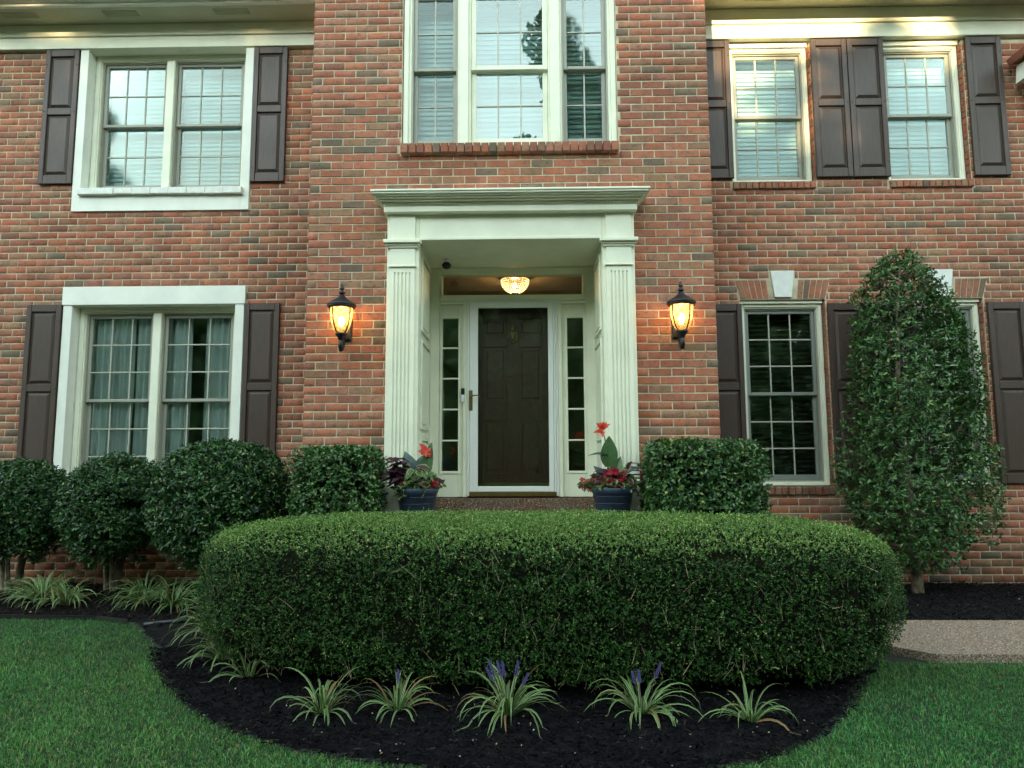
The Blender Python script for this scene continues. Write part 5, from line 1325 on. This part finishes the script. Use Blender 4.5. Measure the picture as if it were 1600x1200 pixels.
# ---- mulch chips, fallen bits
def make_chips():
    V_, F_, C_ = [], [], []; off = 0
    for n, x0, x1, y0, y1, L0, pal, wts, zo in ((42000, -2.9, 2.2, -3.3, -1.3, .030, [(.002, .002, .003), (.004, .004, .0055), (.009, .008, .010), (.025, .020, .018)], [6, 6, 2, .5], 0),
                                     (15000, -5.5, -2.3, -.5, .95, .030, [(.006, .005, .005), (.02, .014, .011), (.045, .03, .022)], [5, 4, 1], 0),
                                     (15000, 2.4, 6.0, -.66, .95, .030, [(.006, .005, .006), (.015, .012, .013), (.03, .022, .02)], [5, 4, 1], 0),
                                     (230, -2.9, 2.2, -3.3, -2.0, .009, [(.45, .38, .22), (.30, .22, .10), (.5, .5, .42)], [2, 1, 1], .008),
                                     (90, -5.0, 6.0, -.66, .95, .012, [(.35, .22, .12), (.30, .2, .10)], [2, 1], .008),
                                     (60, -4.5, 3.5, -3.8, -1.7, .010, [(.30, .25, .14), (.25, .2, .10)], [2, 1], .03)):
        x = rng.uniform(x0, x1, n); y = rng.uniform(y0, y1, n)
        k = inside(BED, x, y) if zo != .03 else ~inside(BED, x, y); x, y = x[k], y[k]; m = len(x)
        a = rng.uniform(0, 6.28, m); tl = rng.normal(0, .35, m)
        L_ = L0 * rng.uniform(.4, 1.3, m); W2 = L_ * (rng.uniform(.12, .35, m) if L0 > .02 else .6)
        d = np.stack([np.cos(a) * np.cos(tl), np.sin(a) * np.cos(tl), np.sin(tl)], 1)
        s = norm(np.cross(d, np.array([0, 0, 1.0]) + rng.normal(0, .5, (m, 3))))
        nn = np.cross(s, d)
        P = np.stack([x, y, mound(x, y) * (1 if zo != .03 else 0) + rng.uniform(0, .014, m) + zo], 1)
        v = np.stack([P - s * W2[:, None] / 2, P + d * L_[:, None] - s * W2[:, None] * .3, P + d * L_[:, None] + s * W2[:, None] * .4, P + s * W2[:, None] / 2, P + d * L_[:, None] * .5 + nn * W2[:, None] * .4], 1).reshape(-1, 3)
        b = np.arange(m)[:, None] * 5 + off
        F_ += [b + np.array([[0, 1, 4]]), b + np.array([[1, 2, 4]]), b + np.array([[2, 3, 4]]), b + np.array([[3, 0, 4]])]
        V_.append(v); C_.append(np.repeat(leaf_colors(m, pal, wts), 5, 0)); off += len(v)
    o = fast_mesh('mulch_chips', np.concatenate(V_), np.concatenate(F_), M['chips'], np.clip(np.concatenate(C_), 0, 1)); tag(o, 'black bark mulch chips covering the planting bed', 'mulch', kind='stuff')
make_chips()

# ---- trees across the lawn behind the viewer: they shade the garden, break the low sun and mirror in the glass
def crown_mesh(seed, rx, rz, n, leaf=.13):
    r = np.random.default_rng(seed); C0 = r.normal(0, .5, (26, 3)) * [rx, rx, rz * .9]; C0 = C0[np.linalg.norm(C0 / [rx, rx, rz], axis=1) < 1.05]
    i = r.integers(0, len(C0), n); P = C0[i] + norm(r.normal(0, 1, (n, 3))) * (rx * .36 * r.uniform(.55, 1.1, n))[:, None]
    a = norm(r.normal(0, 1, (n, 3))); b = norm(np.cross(a, r.normal(0, 1, (n, 3)))) 
    s = leaf * r.uniform(.6, 1.5, n)[:, None]
    v = np.stack([P - a * s, P + b * s * .55, P + a * s, P - b * s * .55], 1).reshape(-1, 3)
    f = np.arange(n)[:, None] * 4 + np.array([[0, 1, 2, 3]])
    c = np.repeat(np.array([[.035, .075, .025]]) * r.uniform(.6, 1.5, (n, 1)), 4, 0)
    me = bpy.data.meshes.new('crown'); me.vertices.add(len(v)); me.vertices.foreach_set('co', v.astype(np.float32).ravel())
    me.loops.add(f.size); me.loops.foreach_set('vertex_index', f.astype(np.int32).ravel()); me.polygons.add(n); me.polygons.foreach_set('loop_start', np.arange(n, dtype=np.int32) * 4)
    at = me.attributes.new('lc', 'FLOAT_COLOR', 'POINT'); c4 = np.ones((len(v), 4), np.float32); c4[:, :3] = c; at.data.foreach_set('color', c4.ravel())
    me.materials.append(M['leaf']); me.update(calc_edges=True); return me
crowns = [crown_mesh(201, 2.6, 3.2, 5200), crown_mesh(202, 2.4, 2.8, 5200), crown_mesh(203, 2.6, 7.0, 15000)]
def far_tree(x, y, zc, k, s=1.0, rz=0, lab=''):
    root = empty('yard_tree', (x, y, 0), lab, 'tree', 'tall trees mirrored in the upstairs windows')
    o = bpy.data.objects.new('crown', crowns[k]); COL.objects.link(o); o.parent = root; o.location = (0, 0, zc); o.scale = (s, s, s); o.rotation_euler = (0, 0, rz)
    t = MB(); t.tube([(x, y, -.1), (x + .1, y, zc * .5), (x, y, zc + .5)], [.28, .2, .1], 8); t.build('trunk', M['barkd'], root)
ft = [(-20.3, -21, 13.8, 2, 1.0), (1.9, -21, 13.4, 2, 1.25), (7.9, -21.5, 12.6, 2, .92)]
for i in range(15):                          # near row, crowns down to the ground
    ft.append((-28 + i * 4.0 + random.uniform(-.6, .6), -21.5 + random.uniform(-1.5, 1.5), 3.3 + random.uniform(-.3, .5), i % 2, 1.25))
for i in range(16):
    x_ = -31 + i * 4.1 + random.uniform(-.5, .5)
    ft.append((x_, -25 + random.uniform(-.8, .8), (8.5 if -9 < x_ < -4 else 9.9 if -16 < x_ < -12 else 10.2) + random.uniform(-.5, .5), (i + 1) % 2, 1.35))  # some crowns lowered on purpose so sun patches reach the eaves
for i in range(16):  # unseen row added to stop sun slipping between the other crowns
    x_ = -29 + i * 4.0 + random.uniform(-.6, .6)
    ft.append((x_, -27.5 + random.uniform(-.8, .8), 6.8 + random.uniform(-.5, .5), i % 2, 1.35))
for i in range(16):
    x_ = -33 + i * 4.1 + random.uniform(-.6, .6)
    ft.append((x_, -30 + random.uniform(-.8, .8), (9.0 if -11 < x_ < -6 else 10.4 if -18 < x_ < -13.5 else 10.8) + random.uniform(-.4, .5), i % 2, 1.4))  # lowered in line with the row ahead to let the sun pass
for i in range(16):  # this low row and the next added to close bright gaps mirrored in the door
    ft.append((-23 + i * 3.0 + random.uniform(-.3, .3), -23.2, 1.7, i % 2, .85))
for i in range(16):
    ft.append((-26 + i * 3.4 + random.uniform(-.6, .6), -19 + random.uniform(-.8, .8), 1.5, (i + 1) % 2, .78))
ft += [(-24, -12, 4.5, 1, 1.5), (-25, -5, 4.5, 0, 1.5), (24, -12, 4.5, 0, 1.5), (25, -5, 4.5, 1, 1.5)]
for (x, y, zc, k, s), lab in zip(ft[:3], ('tall tree mirrored at the left edge of the upper left double window', 'tall tree mirrored in the right half of the window over the door', 'tall tree mirrored low in the upper right windows')):
    far_tree(x, y, zc, k, s, 1.3, lab)
# the wood behind them reads as one mass
def crown_cloud(seed, n=2600, rx=2.6, rz=3.1, leaf=.225):
    r = np.random.default_rng(seed); C0 = r.normal(0, .5, (26, 3)) * [rx, rx, rz * .9]; C0 = C0[np.linalg.norm(C0 / [rx, rx, rz], axis=1) < 1.05]
    i = r.integers(0, len(C0), n); P = C0[i] + norm(r.normal(0, 1, (n, 3))) * (rx * .36 * r.uniform(.55, 1.1, n))[:, None]
    a = norm(r.normal(0, 1, (n, 3))); b = norm(np.cross(a, r.normal(0, 1, (n, 3)))); q = leaf * r.uniform(.6, 1.5, n)[:, None]
    return np.stack([P - a * q, P + b * q * .55, P + a * q, P - b * q * .55], 1)
clouds = [crown_cloud(s_) for s_ in (201, 202, 205)]
WV = []; WC = []
for i, (x, y, zc, k, s) in enumerate(ft[3:]):
    a = i * 1.3; c_, s_ = math.cos(a), math.sin(a); v = clouds[i % 3] * s
    v = np.stack([v[..., 0] * c_ - v[..., 1] * s_ + x, v[..., 0] * s_ + v[..., 1] * c_ + y, v[..., 2] + zc], -1).reshape(-1, 3); WV.append(v)
    WC.append(np.repeat(np.array([[.035, .075, .025]]) * rng.uniform(.6, 1.5, (len(v) // 4, 1)), 4, 0))
WV = np.concatenate(WV); nf = len(WV) // 4
o = fast_mesh('woodland', WV, np.arange(nf)[:, None] * 4 + np.array([[0, 1, 2, 3]]), M['leaf'], np.concatenate(WC))
tag(o, 'belt of leafy trees beyond the lawn behind the viewer, mirrored in the glass, with rows added to block low sun', 'woodland', kind='stuff')
